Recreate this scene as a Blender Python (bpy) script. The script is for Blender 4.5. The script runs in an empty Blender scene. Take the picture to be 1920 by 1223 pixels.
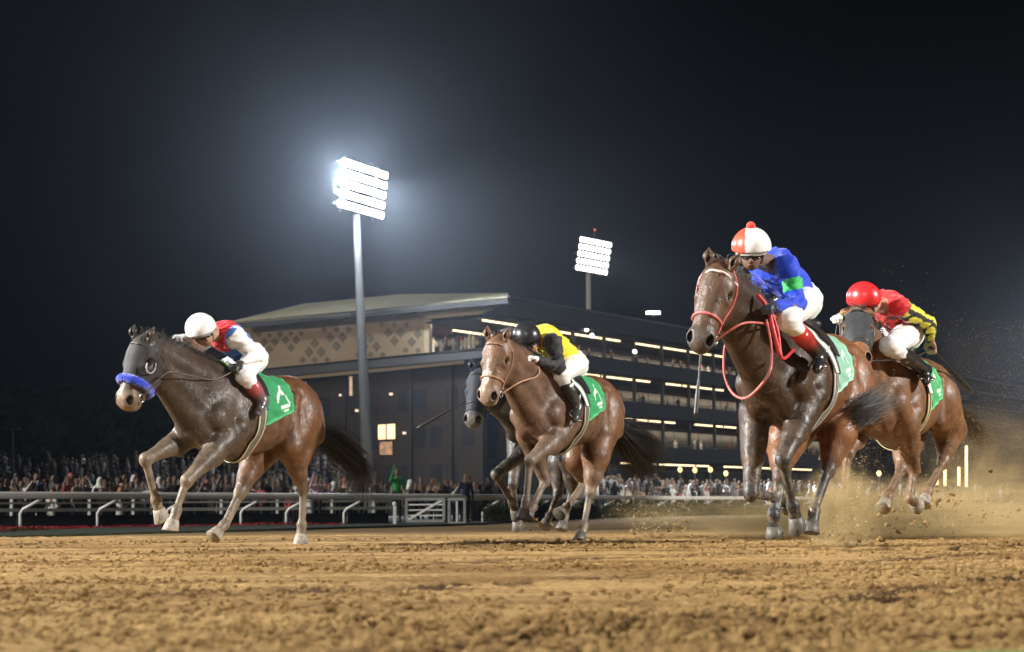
import bpy, math, random
import numpy as np
from mathutils import Vector, Matrix
random.seed(7); RNG = np.random.default_rng(11)
S = bpy.context.scene
COL = S.collection

# ---------------------------------------------------------------- camera
FPX = 3200.0                       # focal length in pixels of the 1920 px wide photograph
CAMH = 0.32
PITCH = math.atan(340.5 / FPX)
ROLL = 0.0064
CAM = np.array([0.0, 0.0, CAMH])
_f = np.array([0, math.cos(PITCH), math.sin(PITCH)]); _u = np.array([0, -math.sin(PITCH), math.cos(PITCH)]); _r = np.array([1.0, 0, 0])
R_ = _r * math.cos(ROLL) - _u * math.sin(ROLL); U_ = _u * math.cos(ROLL) + _r * math.sin(ROLL)
cd = bpy.data.cameras.new("camera"); cam = bpy.data.objects.new("camera", cd); COL.objects.link(cam)
cd.sensor_width = 36.0; cd.lens = 36.0 * FPX / 1920.0; cd.clip_start = 0.1; cd.clip_end = 3000
m = Matrix(((R_[0], U_[0], -_f[0], 0), (R_[1], U_[1], -_f[1], 0), (R_[2], U_[2], -_f[2], CAMH), (0, 0, 0, 1)))
cam.matrix_world = m
cd.dof.use_dof = True; cd.dof.focus_distance = 14.0; cd.dof.aperture_fstop = 4.0
S.camera = cam

# ---------------------------------------------------------------- night sky, exposure
W = bpy.data.worlds.new("World"); S.world = W; W.use_nodes = True
nt = W.node_tree; nt.nodes.clear()
bg = nt.nodes.new("ShaderNodeBackground"); wo = nt.nodes.new("ShaderNodeOutputWorld")
tc = nt.nodes.new("ShaderNodeTexCoord"); sx = nt.nodes.new("ShaderNodeSeparateXYZ"); cr = nt.nodes.new("ShaderNodeValToRGB")
nt.links.new(tc.outputs["Generated"], sx.inputs[0]); nt.links.new(sx.outputs["Z"], cr.inputs[0]); nt.links.new(cr.outputs[0], bg.inputs[0])
cr.color_ramp.elements[0].position = 0.0; cr.color_ramp.elements[0].color = (0.0040, 0.0072, 0.012, 1)
cr.color_ramp.elements[1].position = 0.6; cr.color_ramp.elements[1].color = (0.0014, 0.0024, 0.0044, 1)
bg.inputs[1].default_value = 0.08
nt.links.new(bg.outputs[0], wo.inputs[0])
S.view_settings.view_transform = 'Standard'; S.view_settings.look = 'None'; S.view_settings.gamma = 1.0
S.view_settings.use_curve_mapping = False; S.view_settings.exposure = 0.06
S.cycles.use_denoising = True
try: S.cycles.denoiser = 'OPENIMAGEDENOISE'
except Exception: pass
S.cycles.volume_bounces = 0; S.cycles.max_bounces = 5; S.cycles.diffuse_bounces = 2; S.cycles.glossy_bounces = 2
S.cycles.transmission_bounces = 3; S.cycles.sample_clamp_indirect = 4.0
S.cycles.volume_max_steps = 128; S.cycles.volume_step_rate = 1.0

def spot(name, loc, aim, power, size=150, radius=1.2, color=(1, 0.97, 0.9), blend=0.6):
    l = bpy.data.lights.new(name, 'SPOT'); l.energy = power; l.spot_size = math.radians(size); l.spot_blend = blend
    l.shadow_soft_size = radius; l.color = color
    o = bpy.data.objects.new(name, l); COL.objects.link(o); o.location = loc
    o.rotation_euler = (Vector(aim) - Vector(loc)).to_track_quat('-Z', 'Y').to_euler(); return o
# floodlight masts of the course that stand outside the picture: behind the camera on both sides; the fill spots are added
spot("floodlight_left", (-66, 2, 31), (-2, 15, 0.8), 640000, 42, 1.6)
spot("floodlight_right", (62, -4, 31), (3, 14, 0.8), 300000, 42, 1.6)
spot("floodlight_front", (-16, -46, 31), (0, 14, 0.6), 45000, 40, 1.6)
spot("floodlight_back", (-70, 75, 33), (0, 14, 0.5), 170000, 36, 1.6, (0.9, 0.95, 1))
spot("apron_fill", (-70, 22, 31), (-6, 60, 1.0), 210000, 26, 1.6)  # unseen spot added to brighten the crowd behind the near rail
spot("far_rail_fill", (75, 70, 31), (14, 112, 1.0), 260000, 30, 1.6)  # added fill, out of view, that lifts the distant rail
spot("stand_fill", (-120, 40, 36), (-14, 168, 22), 330000, 22, 1.6, (1, 0.82, 0.60))  # warm spot added out of view to light the grandstand

# ---------------------------------------------------------------- pixel of the photograph -> point at a depth
def ray(px, py): return _f + R_ * ((px - 960) / FPX) + U_ * ((611.5 - py) / FPX)
def P(px, py, depth): return CAM + ray(px, py) * depth
def Pz(px, py, z):
    d = ray(px, py); return CAM + d * ((z - CAMH) / d[2])

def unit(v): v = np.array(v, float); return v / (np.linalg.norm(v) + 1e-12)
def tag(o, label=None, cat=None, group=None, kind=None):
    if label: o['label'] = label
    if cat: o['category'] = cat
    if group: o['group'] = group
    if kind: o['kind'] = kind
    return o
def empty(name, loc=(0, 0, 0), rz=0.0):
    o = bpy.data.objects.new(name, None); COL.objects.link(o); o.location = loc; o.rotation_euler = (0, 0, rz); o.empty_display_size = 0.2
    return o
def link_mesh(name, V, F, mat=None, parent=None, smooth=True, colors=None):
    me = bpy.data.meshes.new(name)
    V = np.asarray(V, dtype=np.float64)
    if isinstance(F, np.ndarray):
        n = len(F); k = F.shape[1]
        me.vertices.add(len(V)); me.vertices.foreach_set("co", V.ravel())
        me.loops.add(n * k); me.loops.foreach_set("vertex_index", F.ravel().astype(np.int32))
        me.polygons.add(n); me.polygons.foreach_set("loop_start", np.arange(0, n * k, k, dtype=np.int32))
        me.update(calc_edges=True)
    else:
        me.from_pydata([tuple(v) for v in V], [], F); me.update()
    if smooth: me.polygons.foreach_set("use_smooth", np.ones(len(me.polygons), dtype=bool))
    if colors is not None:
        ca = me.color_attributes.new("tint", 'FLOAT_COLOR', 'POINT')
        c4 = np.ones((len(V), 4), dtype=np.float32); c4[:, :3] = colors; ca.data.foreach_set("color", c4.ravel())
    if mat: me.materials.append(mat)
    o = bpy.data.objects.new(name, me); COL.objects.link(o)
    if parent is not None: o.parent = parent
    return o
class MB:
    """collects primitives for ONE mesh"""
    def __init__(s): s.v = []; s.f = []
    def add(s, V, F):
        b = len(s.v); s.v += [tuple(map(float, v)) for v in V]; s.f += [tuple(int(i) + b for i in f) for f in F]; return s
    def box(s, x0, x1, y0, y1, z0, z1, M=None):
        V = [(x, y, z) for z in (z0, z1) for y in (y0, y1) for x in (x0, x1)]
        if M is not None: V = [tuple(M @ Vector(v)) for v in V]
        return s.add(V, [(0, 2, 3, 1), (4, 5, 7, 6), (0, 1, 5, 4), (2, 6, 7, 3), (0, 4, 6, 2), (1, 3, 7, 5)])
    def prism(s, base, off):
        """base polygon (list of 3D points) extruded by vector off"""
        n = len(base); b = [np.array(p, float) for p in base]; t = [p + np.array(off, float) for p in b]
        F = [tuple(range(n)), tuple(range(2 * n - 1, n - 1, -1))] + [(i, i + n, (i + 1) % n + n, (i + 1) % n) for i in range(n)]
        return s.add(b + t, F)
    def bar(s, a, b, w, h=None, up=(0, 0, 1)):
        h = h or w; a = Vector(a); b = Vector(b); d = (b - a).normalized(); upv = Vector(up)
        if abs(d.dot(upv)) > 0.98: upv = Vector((0, 1, 0))
        sd = d.cross(upv).normalized(); u2 = sd.cross(d)
        V = [p + sd * (i * w / 2) + u2 * (j * h / 2) for p in (a, b) for i, j in ((-1, -1), (1, -1), (1, 1), (-1, 1))]
        return s.add(V, [(0, 1, 2, 3), (7, 6, 5, 4), (0, 4, 5, 1), (1, 5, 6, 2), (2, 6, 7, 3), (3, 7, 4, 0)])
    def tube(s, pts, r, n=6, caps=True):
        V, F = tube(pts, r, n, caps); return s.add(V, F)
    def ico(s, c, r, n=8, m=5):
        """uv ball, r scalar or 3-vector"""
        r = np.ones(3) * r; V = [(c[0], c[1], c[2] + r[2])]; F = []
        for i in range(1, m):
            a = math.pi * i / m
            for j in range(n):
                b = 2 * math.pi * j / n; V.append((c[0] + r[0] * math.sin(a) * math.cos(b), c[1] + r[1] * math.sin(a) * math.sin(b), c[2] + r[2] * math.cos(a)))
        V.append((c[0], c[1], c[2] - r[2])); L = len(V) - 1
        for j in range(n):
            k = (j + 1) % n; F.append((0, 1 + j, 1 + k)); F.append((L, L - n + k, L - n + j))
            for i in range(m - 2): F.append((1 + i * n + j, 1 + (i + 1) * n + j, 1 + (i + 1) * n + k, 1 + i * n + k))
        return s.add(V, F)
    def build(s, name, mat, parent=None, smooth=False):
        return link_mesh(name, s.v, s.f, mat, parent, smooth)
def tube(pts, r, n=6, caps=True):
    pts = [np.array(p, float) for p in pts]; m_ = len(pts)
    rr = [r] * m_ if np.isscalar(r) else list(r)
    V = []; F = []; prev = None
    for i, p in enumerate(pts):
        t = pts[min(i + 1, m_ - 1)] - pts[max(i - 1, 0)]; t = t / (np.linalg.norm(t) + 1e-9)
        if prev is None:
            a = np.array([0, 0, 1.0]) if abs(t[2]) < 0.9 else np.array([1.0, 0, 0])
        else: a = prev
        s1 = np.cross(t, a); s1 /= np.linalg.norm(s1) + 1e-9; s2 = np.cross(s1, t); prev = s2
        for k in range(n):
            an = 2 * math.pi * k / n; V.append(p + rr[i] * (math.cos(an) * s1 + math.sin(an) * s2))
    for i in range(m_ - 1):
        for k in range(n): F.append((i * n + k, i * n + (k + 1) % n, (i + 1) * n + (k + 1) % n, (i + 1) * n + k))
    if caps: F.append(tuple(range(n - 1, -1, -1))); F.append(tuple((m_ - 1) * n + k for k in range(n)))
    return V, F
def spline(pts, n=8):
    pts = [np.array(p, float) for p in pts]; out = []
    for i in range(len(pts) - 1):
        p0 = pts[max(i - 1, 0)]; p1 = pts[i]; p2 = pts[i + 1]; p3 = pts[min(i + 2, len(pts) - 1)]
        for j in range(n):
            t = j / n; out.append(0.5 * ((2 * p1) + (-p0 + p2) * t + (2 * p0 - 5 * p1 + 4 * p2 - p3) * t * t + (-p0 + 3 * p1 - 3 * p2 + p3) * t ** 3))
    out.append(pts[-1]); return out

_hash = RNG.random((256, 256)).astype(np.float64)
def vnoise(x, y):
    xi = np.floor(x).astype(int); yi = np.floor(y).astype(int); fx = x - xi; fy = y - yi
    fx = fx * fx * (3 - 2 * fx); fy = fy * fy * (3 - 2 * fy)
    a = _hash[xi & 255, yi & 255]; b = _hash[(xi + 1) & 255, yi & 255]; c = _hash[xi & 255, (yi + 1) & 255]; d = _hash[(xi + 1) & 255, (yi + 1) & 255]
    return (a * (1 - fx) + b * fx) * (1 - fy) + (c * (1 - fx) + d * fx) * fy

# ---------------------------------------------------------------- materials
MATS = {}
def mat(name, base, rough=0.6, spec=0.4, metal=0.0, var=0.15, vscale=8.0, bump=0.0, bscale=40.0, emit=None, estr=0.0, vcol=False, sheen=0.0, coat=0.0, coord='Object'):
    if name in MATS: return MATS[name]
    M_ = bpy.data.materials.new(name); M_.use_nodes = True; n = M_.node_tree.nodes; L = M_.node_tree.links
    b = n["Principled BSDF"]; b.inputs["Roughness"].default_value = rough; b.inputs["Metallic"].default_value = metal
    b.inputs["Specular IOR Level"].default_value = spec; b.inputs["Sheen Weight"].default_value = sheen; b.inputs["Coat Weight"].default_value = coat
    t = n.new("ShaderNodeTexCoord"); nz = n.new("ShaderNodeTexNoise"); nz.inputs["Scale"].default_value = vscale; nz.inputs["Detail"].default_value = 5
    L.new(t.outputs[coord], nz.inputs["Vector"])
    mr = n.new("ShaderNodeMapRange"); mr.inputs[1].default_value = 0.3; mr.inputs[2].default_value = 0.7; mr.inputs[3].default_value = 1 - var; mr.inputs[4].default_value = 1 + var
    L.new(nz.outputs[0], mr.inputs[0])
    mx = n.new("ShaderNodeVectorMath"); mx.operation = 'SCALE'
    if vcol:
        a = n.new("ShaderNodeAttribute"); a.attribute_name = "tint"; L.new(a.outputs["Color"], mx.inputs[0])
    else: mx.inputs[0].default_value = base
    L.new(mr.outputs[0], mx.inputs["Scale"]); L.new(mx.outputs[0], b.inputs["Base Color"])
    if vcol == 'coat':
        mpv = n.new("ShaderNodeMapping"); mpv.inputs["Scale"].default_value = (1, 1, .55); L.new(t.outputs[coord], mpv.inputs[0])
        nv = n.new("ShaderNodeTexNoise"); nv.inputs["Scale"].default_value = 9; nv.inputs["Detail"].default_value = 2; nv.inputs["Distortion"].default_value = .6; L.new(mpv.outputs[0], nv.inputs["Vector"])
        m1 = n.new("ShaderNodeMath"); m1.operation = 'SUBTRACT'; m1.inputs[1].default_value = .5; L.new(nv.outputs[0], m1.inputs[0]); m2 = n.new("ShaderNodeMath"); m2.operation = 'ABSOLUTE'; L.new(m1.outputs[0], m2.inputs[0])
        m3 = n.new("ShaderNodeMapRange"); m3.inputs[1].default_value = 0; m3.inputs[2].default_value = .035; m3.inputs[3].default_value = 1; m3.inputs[4].default_value = 0; L.new(m2.outputs[0], m3.inputs[0])
        bv = n.new("ShaderNodeBump"); bv.inputs["Strength"].default_value = .30; bv.inputs["Distance"].default_value = .006; L.new(m3.outputs[0], bv.inputs["Height"])
        nh = n.new("ShaderNodeTexNoise"); nh.inputs["Scale"].default_value = 45; nh.inputs["Detail"].default_value = 8; nh.inputs["Roughness"].default_value = .8; L.new(mpv.outputs[0], nh.inputs["Vector"]); mrr = n.new("ShaderNodeMapRange"); mrr.inputs[1].default_value = .35; mrr.inputs[2].default_value = .65; mrr.inputs[3].default_value = .33; mrr.inputs[4].default_value = .60; L.new(nh.outputs[0], mrr.inputs[0]); L.new(mrr.outputs[0], b.inputs["Roughness"])
    if bump > 0:
        n2 = n.new("ShaderNodeTexNoise"); n2.inputs["Scale"].default_value = bscale; n2.inputs["Detail"].default_value = 6
        L.new(t.outputs[coord], n2.inputs["Vector"]); bp = n.new("ShaderNodeBump"); bp.inputs["Strength"].default_value = bump; bp.inputs["Distance"].default_value = 0.02
        L.new(n2.outputs[0], bp.inputs["Height"]); (L.new(bv.outputs[0], bp.inputs["Normal"]) if vcol == 'coat' else None); L.new(bp.outputs[0], b.inputs["Normal"])
    if emit is not None:
        b.inputs["Emission Color"].default_value = (*emit, 1); b.inputs["Emission Strength"].default_value = estr
        M_.cycles.emission_sampling = 'NONE'
    MATS[name] = M_; return M_

# ---------------------------------------------------------------- organic bodies: smooth union of tapered capsules and ellipsoids
# primitive: dict(t='c', a, b, ra, rb, flat=(axis, factor) or None, k, col, sub) or dict(t='e', c, r(3), R(3x3 rows = axes) , ...)
def cap(a, b, ra, rb=None, k=0.04, col=(0.5, 0.5, 0.5), flat=None, sub=False, g=0):
    return dict(t='c', a=np.array(a, float), b=np.array(b, float), ra=ra, rb=ra if rb is None else rb, k=k, col=col, flat=flat, sub=sub, g=g)
def ell(c, r, k=0.04, col=(0.5, 0.5, 0.5), R=None, sub=False, g=0):
    return dict(t='e', c=np.array(c, float), r=np.array(r, float) * np.ones(3), R=np.eye(3) if R is None else np.array(R, float), k=k, col=col, sub=sub, g=g)
def prim_d(p, X, infl=0.0):
    if X.dtype == np.float32:
        p = {k: (v.astype(np.float32) if isinstance(v, np.ndarray) else v) for k, v in p.items()}
    if p['t'] == 'c':
        a, b = p['a'], p['b']; Xq = X - a; ba = b - a; s = 1.0
        if p['flat'] is not None:
            ax, fc = p['flat']; ax = np.array(ax, float); ax = (ax / np.linalg.norm(ax)).astype(X.dtype)
            Xq = Xq + (Xq @ ax)[..., None] * ax * (1 / fc - 1); ba = ba + (ba @ ax) * ax * (1 / fc - 1); s = (1 + fc) / 2 if fc < 1 else 1.0
        h = np.clip((Xq @ ba) / max(ba @ ba, 1e-9), 0, 1)
        d = np.linalg.norm(Xq - h[..., None] * ba, axis=-1) - (p['ra'] + (p['rb'] - p['ra']) * h)
        return d * s - infl
    q = (X - p['c']) @ p['R'].T; r = p['r']
    k0 = np.linalg.norm(q / r, axis=-1); k1 = np.linalg.norm(q / (r * r), axis=-1)
    return k0 * (k0 - 1) / np.maximum(k1, 1e-9) - infl
def prim_box(p, pad):
    if p['t'] == 'c':
        r = max(p['ra'], p['rb']) * max(1.0, p['flat'][1] if p['flat'] else 1.0) + pad
        return np.minimum(p['a'], p['b']) - r, np.maximum(p['a'], p['b']) + r
    e = np.abs(p['R'].T) @ p['r'] + pad
    return p['c'] - e, p['c'] + e
def smin(a, b, k):
    h = np.maximum(k - np.abs(a - b), 0) / k; return np.minimum(a, b) - h * h * k * 0.25
def field(X, prims, infl=0.0):
    F = np.full(X.shape[:-1], 9.0)
    for p in prims:
        if p['sub']: continue
        F = smin(F, prim_d(p, X, infl), p['k'])
    for p in prims:
        if p['sub']: F = -smin(-F, prim_d(p, X, 0), p['k'])
    return F
def tint_of(X, prims, tau=0.018):
    Wt = np.zeros(len(X)); C = np.zeros((len(X), 3))
    for p in prims:
        d = prim_d(p, X); w = np.exp(-np.clip(d + 0.02, -0.2, 0.5) / tau)
        if p['sub']: w = np.where(d < 0.006, w * 30, 0)
        Wt += w; C += w[:, None] * np.array(p['col'])
    return C / np.maximum(Wt, 1e-12)[:, None]
def grad(X, prims, e=0.004):
    G = np.stack([field(X + np.eye(3)[i] * e, prims) - field(X - np.eye(3)[i] * e, prims) for i in range(3)], -1)
    return G / (np.linalg.norm(G, axis=-1, keepdims=True) + 1e-9)
def snap(X, prims, off=0.006, n=4):
    X = np.array(X, float)
    for _ in range(n): X = X - grad(X, prims) * (field(X, prims) - off)[:, None]
    return X
def polygonise(prims, h, infl=0.0, rough=None, clip=None):
    lo = np.min([prim_box(p, infl)[0] for p in prims if not p['sub']], axis=0) - 3 * h
    hi = np.max([prim_box(p, infl)[1] for p in prims if not p['sub']], axis=0) + 3 * h
    n = np.ceil((hi - lo) / h).astype(int) + 1
    F = np.full(n, 1.0, dtype=np.float32)
    ax = [(lo[i] + np.arange(n[i]) * h).astype(np.float32) for i in range(3)]
    for sub in (False, True):
        for p in prims:
            if p['sub'] != sub: continue
            a, b = prim_box(p, infl + p['k'] + 2 * h)
            i0 = np.maximum(((a - lo) / h).astype(int), 0); i1 = np.minimum(((b - lo) / h).astype(int) + 2, n)
            if (i1 <= i0).any(): continue
            X = np.stack(np.meshgrid(ax[0][i0[0]:i1[0]], ax[1][i0[1]:i1[1]], ax[2][i0[2]:i1[2]], indexing='ij'), -1)
            sl = tuple(slice(i0[i], i1[i]) for i in range(3)); d = prim_d(p, X, 0 if sub else infl).astype(np.float32)
            if sub: F[sl] = -smin(-F[sl], d, p['k'])
            else: F[sl] = smin(F[sl], d, p['k'])
    if rough is not None or clip is not None:
        X = np.stack(np.meshgrid(*ax, indexing='ij'), -1)
        if rough is not None: F = F + rough(X).astype(np.float32)
        if clip is not None: F = np.maximum(F, clip(X).astype(np.float32))
    I = F < 0
    c = np.zeros(np.array(n) - 1, dtype=np.int8)
    for dx in (0, 1):
        for dy in (0, 1):
            for dz in (0, 1): c += I[dx:n[0] - 1 + dx, dy:n[1] - 1 + dy, dz:n[2] - 1 + dz]
    act = np.argwhere((c > 0) & (c < 8)); idx = -np.ones(c.shape, dtype=np.int64); idx[tuple(act.T)] = np.arange(len(act))
    pos = np.zeros((len(act), 3)); cnt = np.zeros(len(act)); cs = [np.array((x, y, z)) for x in (0, 1) for y in (0, 1) for z in (0, 1)]
    for i in range(8):
        for j in range(i + 1, 8):
            if np.abs(cs[i] - cs[j]).sum() != 1: continue
            A = F[tuple((act + cs[i]).T)]; B = F[tuple((act + cs[j]).T)]; mk = (A < 0) != (B < 0)
            t = np.where(mk, A / np.where(mk, A - B, 1), 0); pp = cs[i] + (cs[j] - cs[i]) * t[:, None]
            pos += pp * mk[:, None]; cnt += mk
    V = lo + (act + pos / cnt[:, None]) * h
    faces = []
    for a in range(3):
        b_, c_ = (a + 1) % 3, (a + 2) % 3
        sA = [slice(None)] * 3; sB = [slice(None)] * 3; sA[a] = slice(0, -1); sB[a] = slice(1, None)
        e1 = I[tuple(sA)]; e2 = I[tuple(sB)]; ed = np.argwhere(e1 != e2)
        ed = ed[(ed[:, b_] > 0) & (ed[:, c_] > 0) & (ed[:, b_] < n[b_] - 1) & (ed[:, c_] < n[c_] - 1)]
        fl = e1[tuple(ed.T)]
        db = np.zeros(3, int); db[b_] = 1; dc = np.zeros(3, int); dc[c_] = 1
        q = np.stack([idx[tuple((ed - db - dc).T)], idx[tuple((ed - dc).T)], idx[tuple(ed.T)], idx[tuple((ed - db).T)]], 1)
        q = np.where(fl[:, None], q, q[:, ::-1]); faces.append(q)
    Fc = np.concatenate(faces); Fc = Fc[(Fc >= 0).all(1)]
    return V, Fc
def body(name, prims, h, material, parent, infl=0.0, paint=None, rough=None, clip=None, cols=None):
    V, F = polygonise(prims, h, infl, rough, clip)
    C = tint_of(V, cols or prims)
    if paint is not None: C = paint(V, C)
    return link_mesh(name, V, F, material, parent, True, C)
def drape(prims, us, phis, wc, off, vmax=0.7):
    """sheet lying on a body: rays towards the body's long axis, stopped just above its surface"""
    U, Ph = (us, phis) if np.ndim(us) == 2 else np.meshgrid(us, phis, indexing='ij')
    D = np.stack([np.zeros_like(U), np.sin(Ph), np.cos(Ph)], -1); C = np.stack([U, np.zeros_like(U), np.full_like(U, wc)], -1)
    t = np.full(U.shape, vmax)
    for _ in range(14): t = t - 0.9 * (field(C + D * t[..., None], prims) - off)
    return C + D * t[..., None]
def sheet(name, G, thick, material, parent, colors=None, keep=None):
    n, m_ = G.shape[:2]; V = G.reshape(-1, 3)
    du = np.gradient(G, axis=0); dv = np.gradient(G, axis=1); N = np.cross(du, dv); N /= np.linalg.norm(N, axis=-1, keepdims=True) + 1e-9
    V2 = (G + N * thick).reshape(-1, 3); A = np.concatenate([V, V2]); o = n * m_; Fc = []
    k = np.ones((n - 1, m_ - 1), bool) if keep is None else keep
    for i in range(n - 1):
        for j in range(m_ - 1):
            if not k[i, j]: continue
            a, b, c, d = i * m_ + j, (i + 1) * m_ + j, (i + 1) * m_ + j + 1, i * m_ + j + 1
            Fc.append((a + o, b + o, c + o, d + o)); Fc.append((d, c, b, a))
            if i == 0 or not k[i - 1, j]: Fc.append((d, a, a + o, d + o)[::-1])
            if i == n - 2 or not k[i + 1, j]: Fc.append((b, c, c + o, b + o)[::-1])
            if j == 0 or not k[i, j - 1]: Fc.append((a, b, b + o, a + o)[::-1])
            if j == m_ - 2 or not k[i, j + 1]: Fc.append((c, d, d + o, c + o)[::-1])
    cc = None if colors is None else np.concatenate([colors.reshape(-1, 3)] * 2)
    return link_mesh(name, A, np.array(Fc), material, parent, True, cc)

# ---------------------------------------------------------------- the ground
def smooth(a, b, x): t = np.clip((x - a) / (b - a), 0, 1); return t * t * (3 - 2 * t)
def fbm(x, y, o=4, s=0.0):
    r = 0; a = .5
    for i in range(o): r = r + a * vnoise(x * 2 ** i + s + i * 17.3, y * 2 ** i + s * 1.7 + i * 9.1); a *= .5
    return r
EDGE = np.array([Pz(-400, 1024, -.25)[:2], Pz(0, 1010, -.25)[:2], Pz(640, 992, -.25)[:2], Pz(900, 985, -.25)[:2], Pz(1100, 969, -.25)[:2], Pz(1500, 963, -.25)[:2], Pz(2100, 957, -.25)[:2]])
def edge_y(x): return np.interp(x, EDGE[:, 0], EDGE[:, 1])
BANDS = [([(-4, 5.9), (-1.8, 6.5), (0, 7.2), (1.55, 9.2), (3.2, 11.5)], .38, 1.0), ([(-1.3, 9.7), (0, 10.5), (1.6, 11.8), (4.5, 15)], .55, .8), ([(-.6, 3.3), (.05, 3.9), (.8, 5.1), (2.2, 7.5), (4, 10)], .50, 1.1), ([(-2, 14), (1, 15.5), (4, 17)], .8, .6)]
def wet(x, y):
    w = 0 * x
    for pts, wd, k in BANDS:
        pts = np.array(pts, float); yy = np.interp(x, pts[:, 0], pts[:, 1]); fade = smooth(pts[0, 0] - .8, pts[0, 0] + .6, x) * smooth(pts[-1, 0] + 1.2, pts[-1, 0] - .3, x)
        d = np.abs(y - yy + .5 * (fbm(x * 1.3, y * 1.3, 3, 51) - .45)) / wd; w = np.maximum(w, k * fade * smooth(1.15, .15, d) * smooth(.36, .56, fbm(x * 7.1, y * 5.2, 4, 61)))
    return w
def track_z(x, y, fine=True):
    z = -.25 * smooth(19, 34, y)
    base_ = z
    z = z + .035 * (fbm(x * .12, y * .5, 3, 3) - .45) * smooth(3, 9, y)
    # furrows left by the harrow and earlier horses, running along the track
    q = y - .10 * x; amp = smooth(60, 8, y)
    z = z + .018 * amp * (fbm(x * .35, q * 1.7, 3, 11) - .45)
    if fine:
        rough = .45 + 1.1 * smooth(.45, .70, fbm(x * .5, q * .9, 3, 31)) + .9 * smooth(0.4, 2.6, x + (7.5 - y) * .35) * smooth(9, 5, y)
        near = smooth(48, 12, y); wt = wet(x, y); rough = rough + .9 * wt; z = z - .018 * wt
        soft = smooth(1.1, 1.7, x - (y - 4.6) * .45) * smooth(7, 5, y); rough = rough * (1 - .75 * soft)
        lump = 1 - np.abs(2 * fbm(x * 8, q * 5.5, 3, 5) - .9) * 1.6; gr = 1 - np.abs(2 * fbm(x * 24, q * 17, 3, 7) - .9) * 1.6
        fz = near * rough * (.027 * (lump - .6) + .021 * (gr - .6) + .008 * (fbm(x * 52, y * 46, 2, 8) - .4)); z = z + fz
        if fine == 2: return smooth(.002, -.022, fz)  # mask of the low gaps between lumps, for their painted shade
        z = z - .05 * smooth(.62, .80, vnoise(x * 2.6 + 3, q * 1.9 + 8)) * near * smooth(.45, .6, fbm(x * .4 + 9, q * 1.1, 2, 41))
    # hoof prints
    return z
DIRT = bpy.data.materials.new("sandy_dirt"); DIRT.use_nodes = True
n_ = DIRT.node_tree.nodes; Lk = DIRT.node_tree.links; b_ = n_["Principled BSDF"]; b_.inputs["Roughness"].default_value = .95; b_.inputs["Specular IOR Level"].default_value = .1
tc_ = n_.new("ShaderNodeTexCoord")
def _noise(scale, det=6, rough=.6, vec=None):
    q = n_.new("ShaderNodeTexNoise"); q.inputs["Scale"].default_value = scale; q.inputs["Detail"].default_value = det; q.inputs["Roughness"].default_value = rough
    Lk.new(vec or tc_.outputs["Object"], q.inputs["Vector"]); return q.outputs[0]
mp_ = n_.new("ShaderNodeMapping"); mp_.inputs["Scale"].default_value = (.25, 1.5, 1); mp_.inputs["Rotation"].default_value = (0, 0, -.1); Lk.new(tc_.outputs["Object"], mp_.inputs[0])
r1 = n_.new("ShaderNodeValToRGB"); r1.color_ramp.elements[0].position = .3; r1.color_ramp.elements[0].color = (.22, .135, .058, 1); r1.color_ramp.elements[1].position = .65; r1.color_ramp.elements[1].color = (.52, .335, .138, 1)
Lk.new(_noise(22, 8, .7), r1.inputs[0])
r2 = n_.new("ShaderNodeValToRGB"); r2.color_ramp.elements[0].position = .38; r2.color_ramp.elements[0].color = (.50, .43, .37, 1); r2.color_ramp.elements[1].position = .56; r2.color_ramp.elements[1].color = (1, 1, 1, 1)
Lk.new(_noise(1.1, 5, .6, mp_.outputs[0]), r2.inputs[0])
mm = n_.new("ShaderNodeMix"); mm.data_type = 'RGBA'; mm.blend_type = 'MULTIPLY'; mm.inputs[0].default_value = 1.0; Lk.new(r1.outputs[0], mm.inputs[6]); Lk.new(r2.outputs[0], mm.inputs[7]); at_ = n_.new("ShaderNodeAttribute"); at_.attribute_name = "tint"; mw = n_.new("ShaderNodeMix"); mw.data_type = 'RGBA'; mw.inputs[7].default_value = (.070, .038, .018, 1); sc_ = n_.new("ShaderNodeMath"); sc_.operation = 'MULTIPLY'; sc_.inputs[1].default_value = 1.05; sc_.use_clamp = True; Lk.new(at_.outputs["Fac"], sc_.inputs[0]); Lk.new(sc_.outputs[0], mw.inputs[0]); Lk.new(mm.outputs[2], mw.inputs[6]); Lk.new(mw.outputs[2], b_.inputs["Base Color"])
bp_ = n_.new("ShaderNodeBump"); bp_.inputs["Strength"].default_value = 1.0; bp_.inputs["Distance"].default_value = .02; Lk.new(_noise(85, 10, .85), bp_.inputs["Height"]); Lk.new(bp_.outputs[0], b_.inputs["Normal"])

ys = [2.6]
while ys[-1] < 260: ys.append(ys[-1] * (1.0052 if ys[-1] < 16 else 1.010 if ys[-1] < 60 else 1.03))
ys = np.array(ys); ts = np.linspace(-.62, .62, 760)
GY, GT = np.meshgrid(ys, ts, indexing='ij'); GX = GY * GT
GY2 = np.minimum(GY, edge_y(GX)); GZ = track_z(GX, GY2)
nI, nJ = GX.shape; idx_ = np.arange(nI * nJ).reshape(nI, nJ)
WET_SHADE = np.maximum(wet(GX, GY2) * 1.1, track_z(GX, GY2, 2) * .85 * smooth(40, 10, GY2)); SOFT = smooth(1.2, 1.7, GX - (GY - 4.6) * .45) * smooth(7, 5, GY); WET_SHADE = WET_SHADE * (1 - .85 * SOFT) * (.55 + .6 * fbm(GX * 31, GY2 * 27, 3, 77))  # moist bands, plus shade painted into the pits between lumps
FQ = np.stack([idx_[:-1, :-1], idx_[:-1, 1:], idx_[1:, 1:], idx_[1:, :-1]], -1)[(GY[:-1, :-1] < edge_y(GX[:-1, :-1]))].reshape(-1, 4)
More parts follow.
